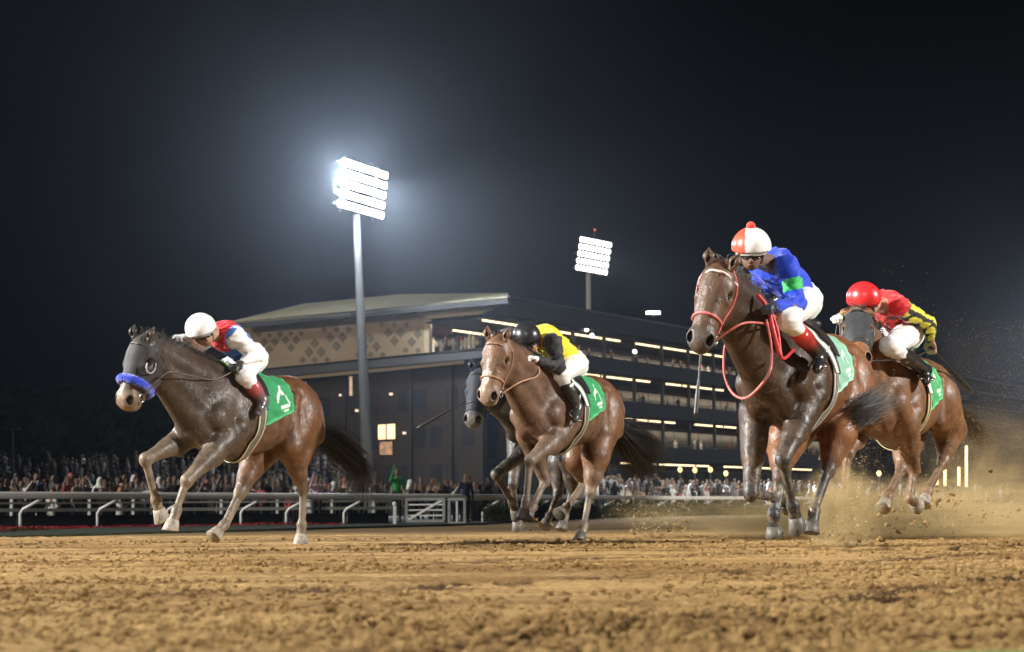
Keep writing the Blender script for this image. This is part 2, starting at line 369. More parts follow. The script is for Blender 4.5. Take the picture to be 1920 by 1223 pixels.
tr = link_mesh("dirt_track", np.stack([GX, GY2, GZ], -1).reshape(-1, 3), FQ, DIRT, colors=np.repeat(WET_SHADE.reshape(-1, 1), 3, 1)); tag(tr, kind='structure')
g = MB(); g.add([(-60, -60, -.1), (60, -60, -.1), (60, 2.65, -.1), (-60, 2.65, -.1)], [(0, 1, 2, 3)]); g.add([(-60, 2.6, -.1), (-1.4, 2.6, -.1), (-34, 60, -.1), (-60, 60, -.1)], [(0, 1, 2, 3)]); g.add([(1.4, 2.6, -.1), (60, 2.6, -.1), (90, 60, -.1), (34, 60, -.1)], [(0, 1, 2, 3)])
o = g.build("dirt_surround", DIRT); tag(o, kind='structure')
# dark turf strip beyond the track and the apron under the crowd
TURF = mat("dark_turf", (.030, .036, .018), .9, .1, var=.4, vscale=3, bump=.6, bscale=30); APRON = mat("apron_paving", (.055, .055, .055), .85, .2, var=.25, vscale=.5)
vv = []; N_ = len(EDGE)
for e in EDGE: vv.append((e[0], e[1] - .05, -.30))
for e in EDGE: vv.append((e[0], e[1] - .05, -.19))
far_ = [(e[0] * 1.0, e[1] + 60, -.19) for e in EDGE]
Ft = [(i, i + 1, i + 1 + N_, i + N_) for i in range(N_ - 1)] + [(i + N_, i + 1 + N_, i + 1 + 2 * N_, i + 2 * N_) for i in range(N_ - 1)]
o = link_mesh("turf_strip", np.array(vv + far_), Ft, TURF, smooth=False); tag(o, kind='structure')
g = MB(); g.add([(-600, 30, -.34), (600, 30, -.34), (600, 900, -.34), (-600, 900, -.34)], [(0, 1, 2, 3)]); o = g.build("apron", APRON); tag(o, kind='structure')
# a strip of living turf just in front of the lens, bottom right corner
gp = [Pz(x, y, .02) for x, y in ((1640, 1224), (1930, 1219), (2300, 1212), (2300, 1320), (1500, 1320))]
GR = mat("green_turf", (.10, .16, .035), .8, .2, var=.3, vscale=60, bump=.5, bscale=200)
o = link_mesh("turf_edge", np.array(gp), [(4, 3, 2, 1, 0)], GR, smooth=False); tag(o, kind='structure')
# clods
def clod_mesh(n, seed, area, zf, smin_, smax_, name, material, jitter=.5):
    rg = np.random.default_rng(seed); phi = (1 + 5 ** .5) / 2
    ico = np.array([(-1, phi, 0), (1, phi, 0), (-1, -phi, 0), (1, -phi, 0), (0, -1, phi), (0, 1, phi), (0, -1, -phi), (0, 1, -phi), (phi, 0, -1), (phi, 0, 1), (-phi, 0, -1), (-phi, 0, 1)]) / 1.9
    fc = np.array([(0, 11, 5), (0, 5, 1), (0, 1, 7), (0, 7, 10), (0, 10, 11), (1, 5, 9), (5, 11, 4), (11, 10, 2), (10, 7, 6), (7, 1, 8), (3, 9, 4), (3, 4, 2), (3, 2, 6), (3, 6, 8), (3, 8, 9), (4, 9, 5), (2, 4, 11), (6, 2, 10), (8, 6, 7), (9, 8, 1)])
    c = area(rg, n); s = smin_ + (smax_ - smin_) * rg.random(n) ** 3; V = ico[None] * (1 + rg.uniform(-jitter, jitter, (n, 12, 1))) * s[:, None, None] * np.array([1, 1, .75])
    an = rg.uniform(0, 6.28, n); ca, sa = np.cos(an)[:, None], np.sin(an)[:, None]; V = np.stack([V[..., 0] * ca - V[..., 1] * sa, V[..., 0] * sa + V[..., 1] * ca, V[..., 2]], -1)
    z = zf(c, s); V = V + np.stack([c[:, 0], c[:, 1], z], -1)[:, None, :]
    Fc = (fc[None] + (np.arange(n) * 12)[:, None, None]).reshape(-1, 3)
    return link_mesh(name, V.reshape(-1, 3), Fc, material, smooth=False)
def area_near(rg, n):
    y = 3.0 + 15 * rg.random(n * 2) ** 1.6; x = y * rg.uniform(-.36, .36, n * 2); q = y - .10 * x
    w = fbm(x * .5, q * .9, 3, 31) + .35 * smooth(0.4, 2.6, x + (7.5 - y) * .35); k = np.argsort(-(w + rg.random(n * 2) * .5))[:n]; return np.stack([x[k], y[k]], 1)
o = clod_mesh(26000, 3, area_near, lambda c, s: track_z(c[:, 0], c[:, 1]) + s * .15, .004, .021, "loose_clods", DIRT); tag(o, kind='stuff')

# ---------------------------------------------------------------- grandstand
C0 = np.array([-.5, 160.0]); LD = np.array([-.831, .556]); RD = np.array([.556, .831]); NL = -RD; NR = -LD
def on_face(face, px, py, out=0.0):
    d, n = (LD, NL) if face == 'L' else (RD, NR); c = C0 + n * out; r = ray(px, py); t = (c @ n) / (r[:2] @ n); p = CAM + r * t; return p
def L_(px, py, out=0.0): return on_face('L', px, py, out)
def R__(t, z, out=0.0): p = C0 + RD * t + NR * out; return np.array([p[0], p[1], z])
def tR(px, out=0.0):
    r = ray(px, 800); c = C0 + NR * out; q = CAM + r * ((c @ NR) / (r[:2] @ NR)); return float((q[:2] - c) @ RD)
n3 = lambda v, k: np.array([v[0] * k, v[1] * k, 0])
gs = empty("grandstand", (C0[0], C0[1], -.3)); tag(gs, "long dark grandstand with cream lattice end wall and rows of warm strip lights", "grandstand")
CREAM = mat("cream_cladding", (.30, .22, .13), .75, .3, var=.10, vscale=.6, bump=.1, bscale=3); DARKB = mat("dark_cladding", (.024, .015, .010), .7, .3, var=.2, vscale=.4, bump=.1, bscale=2)
DGREY = mat("fascia_metal", (.06, .06, .065), .5, .4, var=.12, vscale=.3); ROOFM = mat("roof_sheet", (.85, .78, .50), .6, .3, var=.06, vscale=.3); LATT = mat("lattice_grille", (.15, .12, .08), .8, .2, var=.2, vscale=4)
INTER = mat("stand_interior", (.030, .024, .021), .9, .1, var=.3, vscale=.5); GLASS = mat("stand_glass", (.022, .022, .024), .25, .4, var=.5, vscale=.6); SOFF = mat("soffit_cream", (.42, .34, .22), .8, .2, var=.05)
STRIP = mat("strip_light", (.8, .7, .5), .5, emit=(1.0, .74, .42), estr=2.6); WINL = mat("lit_window", (.8, .6, .4), .5, emit=(1.0, .62, .30), estr=1.7, var=.3, vscale=1.5); MULL = mat("mullion", (.10, .085, .075), .6, .4)
def Lpart(name, pts, material, out=0.0, thick=.4, parent=gs, dz=None):
    g = MB(); g.prism([L_(x, y, out) for x, y in pts], n3(NL, -thick)); o = g.build(name, material); o.parent = parent; o.matrix_parent_inverse = Matrix.Translation(parent.location).inverted() if parent is gs else Matrix.Translation(-gs.location); return o
def adopt(o, parent):
    """parent without moving"""
    p = parent; w = Vector((0, 0, 0))
    while p is not None: w += p.location; p = p.parent
    o.parent = parent; o.location = Vector(o.location) - w; return o
def Lp(name, pts, material, out=0.0, thick=.4, parent=None):
    g = MB(); g.prism([L_(x, y, out) for x, y in pts], n3(NL, -thick)); return adopt(g.build(name, material), parent or gs)
def Rbox(name, t0, t1, z0, z1, out, thick, material, parent=None, build=True, mb=None):
    g = mb or MB(); g.prism([R__(t0, z0, out), R__(t1, z0, out), R__(t1, z1, out), R__(t0, z1, out)], n3(NR, -thick))
    return adopt(g.build(name, material), parent or gs) if mb is None else None
# left end: roof, fascia, lattice wall
g = MB(); e = [L_(436, 602, 3), L_(657, 587, 3), L_(951, 557, 3)]; k = [L_(500, 590, -4), L_(568, 570, -12), L_(750, 551.5, -16), L_(952, 549.5, -16)]
V = [*e, *k]; V += [v - np.array([0, 0, .25]) for v in V]; g.add(V, [(0, 1, 4, 3), (1, 2, 6, 5), (1, 5, 4), (7, 10, 11, 8), (8, 12, 13, 9), (8, 11, 12), (0, 7, 8, 1), (1, 8, 9, 2), (2, 9, 13, 6), (6, 13, 12, 5), (5, 12, 11, 4), (4, 11, 10, 3), (3, 10, 7, 0)])
adopt(g.build("roof", ROOFM), gs)
Lp("roof_fascia", [(436, 603), (951, 557.5), (953, 569), (436, 615)], DGREY, 3.0, .5)
Lp("soffit", [(780, 586), (935, 572.5), (902, 589), (803, 598)], SOFF, 1.2, .4)
wall = Lp("end_wall", [(436, 616), (803, 585), (803, 661), (436, 697)], CREAM, 0, .6)
Lp("wall_frame", [(795, 600), (804, 599), (804, 661), (795, 662)], SOFF, .12, .3, wall)
def diamond(px, py, w, h):
    o = Lp("lattice_diamond", [(px - w, py), (px, py - h), (px + w, py), (px, py + h)], LATT, .06, .10, wall); return o
for cx in (505, 545, 630, 739):
    s = 1.0 if cx > 560 else .85; top = 603 + (803 - cx) * .085; w_ = 11.5 * s
    for r_, n_c in enumerate((3, 2, 1)):
        for i in range(n_c): diamond(cx + (i - (n_c - 1) / 2) * 2 * w_, top + r_ * 15.5 * s, (8.5 if r_ else 6) * s, (10 if r_ else 6) * s)
for cx in (480, 590, 694, 783):
    s = 1.0 if cx > 560 else .85; bot = 655 + (803 - cx) * .095; w_ = 11.5 * s
    for r_, n_c in enumerate((3, 2, 1)):
        for i in range(n_c):
            x = cx + (i - (n_c - 1) / 2) * 2 * w_
            if x < 790: diamond(x, bot - r_ * 15.5 * s, (8.5 if r_ else 6) * s, (10 if r_ else 6) * s)
Lp("band", [(436, 699), (905, 657), (905, 671), (436, 714)], DGREY, 1.6, 2.2)
Lp("band_lining", [(440, 716), (870, 674.5), (870, 682), (440, 722)], SOFF, 1.0, .3)
Lp("lower_wall", [(436, 719), (905, 676), (905, 965), (436, 965)], DARKB, -.6, .8)
for i, x in enumerate((470, 560, 640, 764, 840, 898)): Lp("wall_column", [(x, 716 - (x - 436) * .09), (x + 7, 716 - (x - 429) * .09), (x + 7, 963), (x, 963)], DARKB, -.2, .3)
for row, (ya, yb) in enumerate(((.16, .30), (.42, .56), (.68, .86))):
    for i in range(15):
        x0 = 446 + i * 30; yt = 719 - (x0 - 436) * .0917; H_ = 960 - yt
        if x0 < 885 and (i * 7 + row * 5) % 3: Lp("window_pane", [(x0, yt + H_ * ya), (x0 + 22, yt + H_ * ya - 2), (x0 + 22, yt + H_ * yb), (x0, yt + H_ * yb)], GLASS, -.55, .1)
wd = Lp("lit_window", [(709, 797), (739, 795), (739, 823), (709, 824)], WINL, -.4, .15)
Lp("mullion", [(723, 796), (725, 796), (725, 824), (723, 824)], MULL, -.35, .06, wd); Lp("lit_doorway", [(712, 829), (734, 828), (734, 853), (712, 853)], mat("dim_doorway", (.4, .25, .15), .6, emit=(1, .5, .25), estr=.22, var=.6, vscale=2), -.4, .15)
Lp("lit_window", [(655, 706), (659, 706), (659, 742), (655, 742)], mat("dim_slot", (.4, .3, .2), .6, emit=(1, .7, .4), estr=.45, var=.7, vscale=1), -.4, .15)
for x, y in ((638, 741), (732, 739), (668, 770), (757, 812), (768, 818)): Lp("wall_light", [(x - 2.2, y - 2.2), (x + 2.2, y - 2.2), (x + 2.2, y + 2.2), (x - 2.2, y + 2.2)], mat("small_lamp", (.8, .7, .5), .5, emit=(1, .75, .5), estr=.9), -.4, .3)
# corner balcony behind the parapet band
Lp("balcony_back_wall", [(803, 595), (935, 580), (935, 672), (803, 672)], INTER, -7.5, .3)
Lp("red_panel", [(808, 604), (846, 602), (846, 626), (808, 628)], mat("red_panel", (.28, .09, .06), .7), -6.8, .3)
# right side: roof overhang and three decks
T1e = 175.0; ZS = (18.0, 14.0, 9.7, 5.0)
Rbox("roof_overhang", .4, T1e, 18.35, 20.1, 0, 3.0, DARKB); Rbox("roof_edge", .4, T1e, 20.12, 20.3, .1, 3.2, DGREY)
Rbox("back_wall", 12, T1e, -.3, 18.3, -9, .5, INTER)
for i, z in enumerate(ZS):
    t0 = (-1.0, 4.0, 4.0, 4.0)[i]
    if i: Rbox("deck_edge", t0, T1e, z + .22, z + 1.75, -.6, .7, DARKB)
    Rbox("deck_slab", t0, T1e, z + .12, z + .21, -.7, 8.2, INTER)
    Rbox("handrail", t0, T1e, z + (1.95 if i else .0) + (0 if i else .24), z + (2.02 if i else .3), -.72, .06, MULL)
segs = {0: [(900, 1165), (1190, 1360), (1390, 1500), (1530, 1700)], 1: [(1092, 1220), (1250, 1358), (1395, 1500), (1530, 1640)], 2: [(1158, 1266), (1303, 1380), (1410, 1520)], 3: [(1163, 1210), (1218, 1328), (1356, 1400), (1404, 1520)]}
for i, sg in segs.items():
    for a, b in sg:
        ta, tb = tR(a, -2), tR(b, -2); n = max(2, int((tb - ta) / 3.0)); st = MB()
        ln = (tb - ta) / n
        fr = Rbox("strip_housing", ta, tb, ZS[i] + .03, ZS[i] + .11, -1.9, .4, MULL)
        for q in range(n):
            g0 = ta + q * ln; gap = .05 if (q * 7 + i * 3) % 5 else .5
            Rbox("light_strip", g0 + gap, g0 + ln - .04, ZS[i] - .16 + .02, ZS[i] + .02, -1.95, .12, STRIP, fr)
Rbox("light_strip", .7, 14, 17.35, 17.5, -6.6, .2, STRIP)
# glazing at the back of each deck: single panes between mullions
for i in (1, 2, 3):
    z0, z1 = (ZS[i] + .25, ZS[i - 1] - .3)
    x = 14.0; q = 0
    while x < 120:
        w = 3.1; Rbox("window_pane", x + .06, x + w - .06, z0 + 1.2, z1 - .2, -8.3, .08, GLASS); 
        if q % 2 == 0: Rbox("deck_column", x - .15, x + .15, ZS[i] + .25, ZS[i - 1] + .1, -1.2, .3, MULL)
        x += w; q += 1
Rbox("ground_wall", 4, T1e, -.3, 4.4, -3.0, .5, DARKB)
for q in range(26): Rbox("awning_panel", 8 + q * 5, 12.6 + q * 5, 3.0, 4.2, 1.2, .3, mat("awning", (.10, .075, .05), .8, var=.3, vscale=.5))

# ---------------------------------------------------------------- floodlight masts
MASTM = mat("mast_steel", (.075, .075, .072), .55, .4, var=.1, vscale=.4); HOUS = mat("lamp_housing", (.25, .25, .26), .5, .4)
GLOWM = mat("lamp_glass", (.9, .9, .9), .4, emit=(1.0, .97, .92), estr=9.0, var=.0)
def mast(label, base, top, rows, cols, bw, bh, yaw, tilt, lamp_r, r0=.55, r1=.3, polem=None):
    root = empty("floodlight_mast", base); tag(root, label, "floodlight mast", "floodlight masts behind the course")
    g = MB(); b = np.array([0, 0, 0.]); t = np.array(top) - np.array(base); V, F = tube([b + (t - b) * q for q in np.linspace(0, 1, 7)], list(np.linspace(r0, r1, 7)), 16); link_mesh("pole", V, F, polem or MASTM, root)
    ax = np.array([math.cos(yaw), math.sin(yaw), 0]); n = np.array([math.sin(yaw), -math.cos(yaw), 0]) * math.cos(tilt) - np.array([0, 0, math.sin(tilt)]); dn = np.cross(ax, n); dn = dn if dn[2] > 0 else -dn
    g = MB()
    for s in (-.35, .35): g = MB(); g.bar(t + ax * bw * s - dn * .2, t + ax * bw * s + dn * (bh + .2) , .16); g.build("bank_upright", MASTM, root)
    base_lamp = None
    for i in range(rows):
        c = t + dn * (bh * (i + .5) / rows); g = MB(); g.bar(c - ax * bw / 2, c + ax * bw / 2, .14); g.build("crossbar", MASTM, root)
        for k in range(cols):
            p = c + ax * (bw * ((k + .5) / cols - .5)) + n * .12
            if base_lamp is None:
                rr = [0, lamp_r * .5, lamp_r * .85, lamp_r]; dd = [0, .02, .16, .34]
                V = []; Fc = []
                for r_, d_ in zip(rr[1:], dd[1:]):
                    for q in range(12): a = 6.2832 * q / 12; V.append(n * d_ + ax * r_ * math.cos(a) + dn * r_ * math.sin(a))
                for r_ in range(2):
                    for q in range(12): Fc.append((r_ * 12 + q, r_ * 12 + (q + 1) % 12, (r_ + 1) * 12 + (q + 1) % 12, (r_ + 1) * 12 + q))
                Fc.append(tuple(range(11, -1, -1))); hm = link_mesh("floodlamp", V, Fc, HOUS, root, False)
                V = [n * .36 + ax * lamp_r * .94 * math.cos(6.2832 * q / 12) + dn * lamp_r * .94 * math.sin(6.2832 * q / 12) for q in range(12)] + [n * .33 + ax * lamp_r * .94 * math.cos(6.2832 * q / 12) + dn * lamp_r * .94 * math.sin(6.2832 * q / 12) for q in range(12)]
                gm = link_mesh("glass", V, [tuple(range(12)), tuple(range(23, 11, -1))] + [(q, q + 12, (q + 1) % 12 + 12, (q + 1) % 12) for q in range(12)], GLOWM, hm, False); base_lamp = (hm, gm); h_ = hm
            else:
                h_ = base_lamp[0].copy(); COL.objects.link(h_); h_.parent = root; g_ = base_lamp[1].copy(); COL.objects.link(g_); g_.parent = h_
            h_.location = p
    return root, t + np.array(base), n, dn, ax
m1, t1, nn1, dn1, ax1 = mast("nearest floodlight mast with a glaring white lamp bank, left of the middle", P(692, 954, 150), P(668, 402, 150), 5, 12, 7.6, 4.5, math.radians(63), .12, .34)
m2, t2, nn2, dn2, ax2 = mast("smaller distant floodlight mast standing up behind the grandstand roof", P(1108, 950, 215), P(1103, 512, 215), 5, 10, 6.8, 4.4, math.atan2(5.4, 4.3), .2, .35, .5, .3, mat('lit_mast', (.62, .60, .50), .5, .4, emit=None))  # paler pole colour stands in for the light falling on it
m3, t3, nn3, dn3, ax3 = mast("floodlight mast just beyond the right edge of the picture", P(2010, 946, 250), P(2010, 690, 250), 5, 7, 6.6, 4.4, math.atan2(4.2, 4.2), .2, .44, .5, .3)
def aim_d(p, d): return tuple(np.array(p) + np.array(d))
q1 = t1 + dn1 * 2.5 + nn1 * 1.2; q2 = t2 + dn2 * 2.5 + nn2 * 1.2; q3 = t3 + dn3 * 2.5 + nn3 * 1.2
spot("mast_light_near", q1, aim_d(q1, (30, -24, -30)), 330000, 92, 1.6, (.84, .92, 1.0), .7)
pl = bpy.data.lights.new("mast_spill_near", 'POINT'); pl.energy = 54000; pl.shadow_soft_size = 1.6; pl.color = (.80, .90, 1.0); po = bpy.data.objects.new("mast_spill_near", pl); COL.objects.link(po); po.location = q1 - ax1 * 4.0
spot("mast_light_far", q2, aim_d(q2, (34, -18, -22)), 170000, 70, 1.6, (.86, .92, 1.0), .7)
spot("mast_light_right", q3, aim_d(q3, (-10, -30, -18)), 60000, 100, 1.6, (.86, .92, 1.0), .8)
al = bpy.data.lights.new("balcony_light", 'AREA'); al.shape = 'RECTANGLE'; al.size = 6; al.size_y = .4; al.energy = 1300; al.color = (1, .85, .65); ao = bpy.data.objects.new("balcony_light", al); COL.objects.link(ao); pb = L_(855, 602, -1.2); ao.location = pb; ao.rotation_euler = (0, 0, math.atan2(LD[1], LD[0]))
for i_, (z_, e_) in enumerate(((17.7, 2600), (13.75, 1500), (9.45, 1500), (4.8, 1500))):
    al = bpy.data.lights.new("deck_light", 'AREA'); al.shape = 'RECTANGLE'; al.size = 100; al.size_y = .3; al.energy = e_; al.color = (1, .80, .55); ao = bpy.data.objects.new("deck_light", al); COL.objects.link(ao)
    p_ = R__(58, z_, -2.6); ao.location = p_; dv = Vector((-NR[0], -NR[1], -1.1)).normalized(); xv = Vector((RD[0], RD[1], 0)); zv = -dv; yv = zv.cross(xv); ao.rotation_euler = Matrix((xv, yv, zv)).transposed().to_euler()
g = MB(); g.tube([t2 + dn2 * 4.4, t2 + dn2 * 5.4], .06); o = adopt(g.build("beacon_stem", MASTM), m2)
g = MB(); g.ico(t2 + dn2 * 5.5, .15); adopt(g.build("beacon", mat("red_beacon", (.5, .05, .05), .4, emit=(1, .15, .1), estr=1.2)), m2)
o = empty("roof_floodlight", R__(tR(1228), 20.8, 0)); tag(o, "small bright floodlight on the edge of the grandstand roof", "floodlight")
g = MB(); g.bar((0, 0, 0), (0, 0, .7), .12); g.build("stand", HOUS, o); g = MB(); g.box(-.75, .75, -.15, .15, .25, .55); g.build("lamp_box", GLOWM, o)
for i, (x, y) in enumerate(((1102, 620), (1112, 630), (1192, 648))):
    o = empty("terrace_lamp", R__(tR(x, -.5), 17.0, -.5)); tag(o, ("first small white lamp under the roof edge, just above the yellow rider", "second small white lamp under the roof edge, slightly lower and right", "third small white lamp under the roof edge, alone furthest right")[i], "lamp", "small lamps under the roof edge")
    z = (P(x, y, 175)[2]); o.location.z = z; g = MB(); g.ico((0, 0, 0), .22, 8, 5); g.build("bulb", GLOWM, o, True); g = MB(); g.bar((0, 0, .2), (0, 0, 18.4 - z), .05); g.build("stem", HOUS, o)

# ---------------------------------------------------------------- running rail, its posts, and the fence behind it
RAILW = mat("rail_white", (.55, .54, .50), .5, .4, var=.12, vscale=1.2); POSTW = mat("post_white", (.80, .80, .78), .45, .4, var=.1, vscale=2)
KN = [(-260, 921, 66), (0, 922, 63), (320, 923.5, 59), (645, 925, 56), (905, 927, 53), (1000, 928, 47), (1120, 929, 38), (1300, 930.5, 31), (1500, 931.5, 27), (1700, 932, 24.5), (2050, 932, 22)]
def railpt(px, dy=0.0, back=0.0):
    a = np.array(KN, float); s = np.interp(px, a[:, 0], a[:, 2]); y = np.interp(px, a[:, 0], a[:, 1]); return P(px, y + dy, FPX / s + back), s
rl = empty("running_rail", railpt(0)[0]); tag(rl, "long white running rail along the far side of the track", "rail")
xs = list(np.linspace(-260, 2050, 60)); secs = []
for x in xs:
    p, s = railpt(x); secs.append(p)
secs = np.array(secs); V = []; F = []
for i, p in enumerate(secs):
    t = unit(secs[min(i + 1, len(secs) - 1)] - secs[max(i - 1, 0)]); t[2] = 0; t = unit(t); n = np.array([t[1], -t[0], 0])
    for a_, b_ in ((.0, 0), (.11, -.05), (.12, -.20), (.02, -.22), (-.10, -.20), (-.10, -.04)): V.append(p + n * a_ + np.array([0, 0, b_]))
for i in range(len(secs) - 1):
    for k in range(6): F.append((i * 6 + k, i * 6 + (k + 1) % 6, (i + 1) * 6 + (k + 1) % 6, (i + 1) * 6 + k))
adopt(link_mesh("top_rail", V, F, RAILW), rl)
posts = [-105, 38, 183, 312, 452, 537, 645, 905, 1002, 1062, 1130, 1190, 1232, 1275, 1318, 1356, 1395, 1432, 1470, 1506, 1545, 1580, 1612, 1650, 1685, 1720, 1760, 1800, 1845, 1890]
for x in posts:
    q, s = railpt(x + 40 * (36 if x > 1100 else 40) / 40 * 1.0); s0 = s; q, s = railpt(x + .65 * s0, 13 * s0 / 60)
    base = P(x, railpt(x)[1] * 1.12 + np.interp(x, [0, 1000, 1500], [922, 928, 931.5]), FPX / s + .15); base[2] = -.31; el_ = P(x, 953 - (0 if x < 1000 else 0), FPX / s + .15); el_[2] = q[2] - .36
    pts = [base, (base + el_) / 2, el_ - np.array([0, 0, .08]), el_ + (q - el_) * .12 + np.array([0, 0, .01]), q]
    V, F = tube(pts, .045, 8); adopt(link_mesh("post", V, F, POSTW), rl)
fb = empty("crowd_barrier", railpt(0, 0, 5)[0]); tag(fb, "low white two bar fence between the running rail and the crowd", "fence")
for nm, yy in (("upper_bar", 944), ("lower_bar", 957)):
    pts = [P(x, yy + np.interp(x, [0, 1000, 1500], [0, -6, -12]), 3200 / np.interp(x, [a[0] for a in KN], [a[2] for a in KN]) + 4) for x in np.linspace(-200, 740, 12)]
    g = MB()
    for a_, b_ in zip(pts[:-1], pts[1:]): g.bar(a_, b_, .05, .11 if nm == "lower_bar" else .06)
    adopt(g.build(nm, RAILW), fb)
for x in (-110, 22, 168, 250, 300, 415, 520, 622, 700):
    d = 3200 / np.interp(x, [a[0] for a in KN], [a[2] for a in KN]) + 4.2; a_ = P(x, 930, d); b_ = a_.copy(); b_[2] = -.32; g = MB(); g.bar(b_, a_, .09); adopt(g.build("post", RAILW), fb)
GATEM = mat("gate_paint", (.30, .31, .30), .6, .3, var=.25, vscale=3)
def gate(label, x0, x1, y0, y1, d, diag=True):
    o = empty("gate", P(x0, y1, d)); tag(o, label, "gate"); g = MB(); a, b, c, e = P(x0, y1, d), P(x1, y1 - .5, d), P(x1, y0, d), P(x0, y0 + .5, d)
    for u_, v_ in ((a, b), (b, c), (c, e), (e, a)): g.bar(u_, v_, .09)
    adopt(g.build("gate_frame", GATEM), o)
    if diag: g = MB(); g.bar(a, c, .07); adopt(g.build("brace", POSTW), o)
    for k in range(1, 4 if diag else 2):
        g = MB(); f = k / (4 if diag else 2); g.bar(a + (e - a) * f, b + (c - b) * f, .045) if diag else g.bar(a + (b - a) * f, e + (c - e) * f, .06); adopt(g.build("gate_bar", POSTW), o)
    return o
gate("white gate with a diagonal brace below the green shirted spectator", 762, 832, 936, 977, 57.5); gate("narrow upright white gate right of the braced gate", 842, 871, 936, 981, 57, False)
o = empty("gate_post", P(740, 985, 56)); tag(o, "short white post standing alone left of the braced gate", "post"); g = MB(); g.bar(P(740, 985, 56), P(740, 946, 56), .10); adopt(g.build("shaft", POSTW), o); g = MB(); g.ico(P(740, 945, 56), .08); adopt(g.build("cap", POSTW), o)
LEAF = mat("hedge_leaf", (.05, .065, .022), .7, .3, var=.5, vscale=3); PETAL = mat("red_petal", (.30, .012, .02), .6, .3, var=.4, vscale=5)
def leaf_mass(name, label, line, hgt, dep, n, size, material, cat='', seed=1, kind='stuff'):
    rg = np.random.default_rng(seed); line = np.array(line); t = rg.random(n) * (len(line) - 1); i = np.minimum(t.astype(int), len(line) - 2); f = t - i
    c = line[i] + (line[i + 1] - line[i]) * f[:, None]; u = rg.random(n); hh = hgt * (.8 + .35 * vnoise(t * 3.1, t * 0 + seed)); c = c + np.stack([rg.uniform(-.1, .1, n), rg.uniform(0, dep, n), u ** .7 * hh], 1)
    A = rg.normal(size=(n, 3)); A /= np.linalg.norm(A, axis=1, keepdims=True); B = np.cross(A, rg.normal(size=(n, 3))); B /= np.linalg.norm(B, axis=1, keepdims=True); s = size * rg.uniform(.5, 1.3, n)[:, None]
    V = np.stack([c - A * s, c + B * s * .5, c + A * s, c - B * s * .5], 1).reshape(-1, 3); F = np.arange(n * 4).reshape(n, 4); o = link_mesh(name, V, F, material, smooth=False)
    if kind == 'stuff': tag(o, label, kind='stuff')
    else: tag(o, label, cat)
    return o
def gl(x, back, z=-.2): q, s = railpt(x, 0, back); return np.array([q[0], q[1], z])
hd_ = empty("hedge", gl(905, .8)); tag(hd_, "clipped green hedge block to the right of the gates under the rail", "hedge")
adopt(leaf_mass("foliage", "", [gl(x, .9, -.35) for x in (908, 935, 965)], .78, 1.2, 5000, .045, LEAF, "", 3, 'part'), hd_)
for k_ in ('label', 'category'): 
    if k_ in hd_.children[0].keys(): del hd_.children[0][k_]
hd2 = empty("hedge", gl(1100, 1.5)); tag(hd2, "long dark hedge running under the distant part of the rail", "hedge")
h2 = leaf_mass("foliage", "", [gl(x, 1.5, -.45) for x in (985, 1060, 1120, 1250, 1400, 1550, 1700, 1950)], .95, 1.5, 26000, .10, LEAF, "", 4, 'part'); adopt(h2, hd2)
for k_ in ('label', 'category'):
    if k_ in h2.keys(): del h2[k_]
leaf_mass("flower_bed", "dark red flowers growing at the foot of the rail", [gl(x, -1.5, -.36) for x in (-80, 60, 150, 240, 330, 470, 640)], .22, 1.6, 9000, .035, PETAL, seed=8)
leaf_mass("flower_leaves", "low dark leaves between the red flowers", [gl(x, -1.6, -.4) for x in (-80, 60, 240, 470, 700, 850)], .20, 2.4, 9000, .045, LEAF, seed=9)
# solid advertising hoarding-like dark boards behind the posts
BOARD = mat("dark_board", (.016, .017, .020), .7, .3, var=.3, vscale=1)
BLAB = ['cut by the left edge of the picture', 'between the first two posts at far left', 'just left of the raised foreleg of the left horse', 'behind the forelegs of the left horse', 'behind the hind leg of the left horse', 'beneath the black tail of the left horse', 'last one before the gates']
for a_, b_ in ((-200, 30), (34, 175), (180, 305), (309, 448), (452, 530), (560, 640), (652, 728)):
    o = MB(); p, q = gl(a_, 1.6, -.33), gl(b_, 1.6, -.33); o.prism([p, q, q + np.array([0, 0, .50]), p + np.array([0, 0, .50])], (0, .08, 0)); o = o.build("low_board", BOARD); tag(o, "low dark board behind the rail, " + BLAB.pop(0), "board", "dark boards behind the rail")

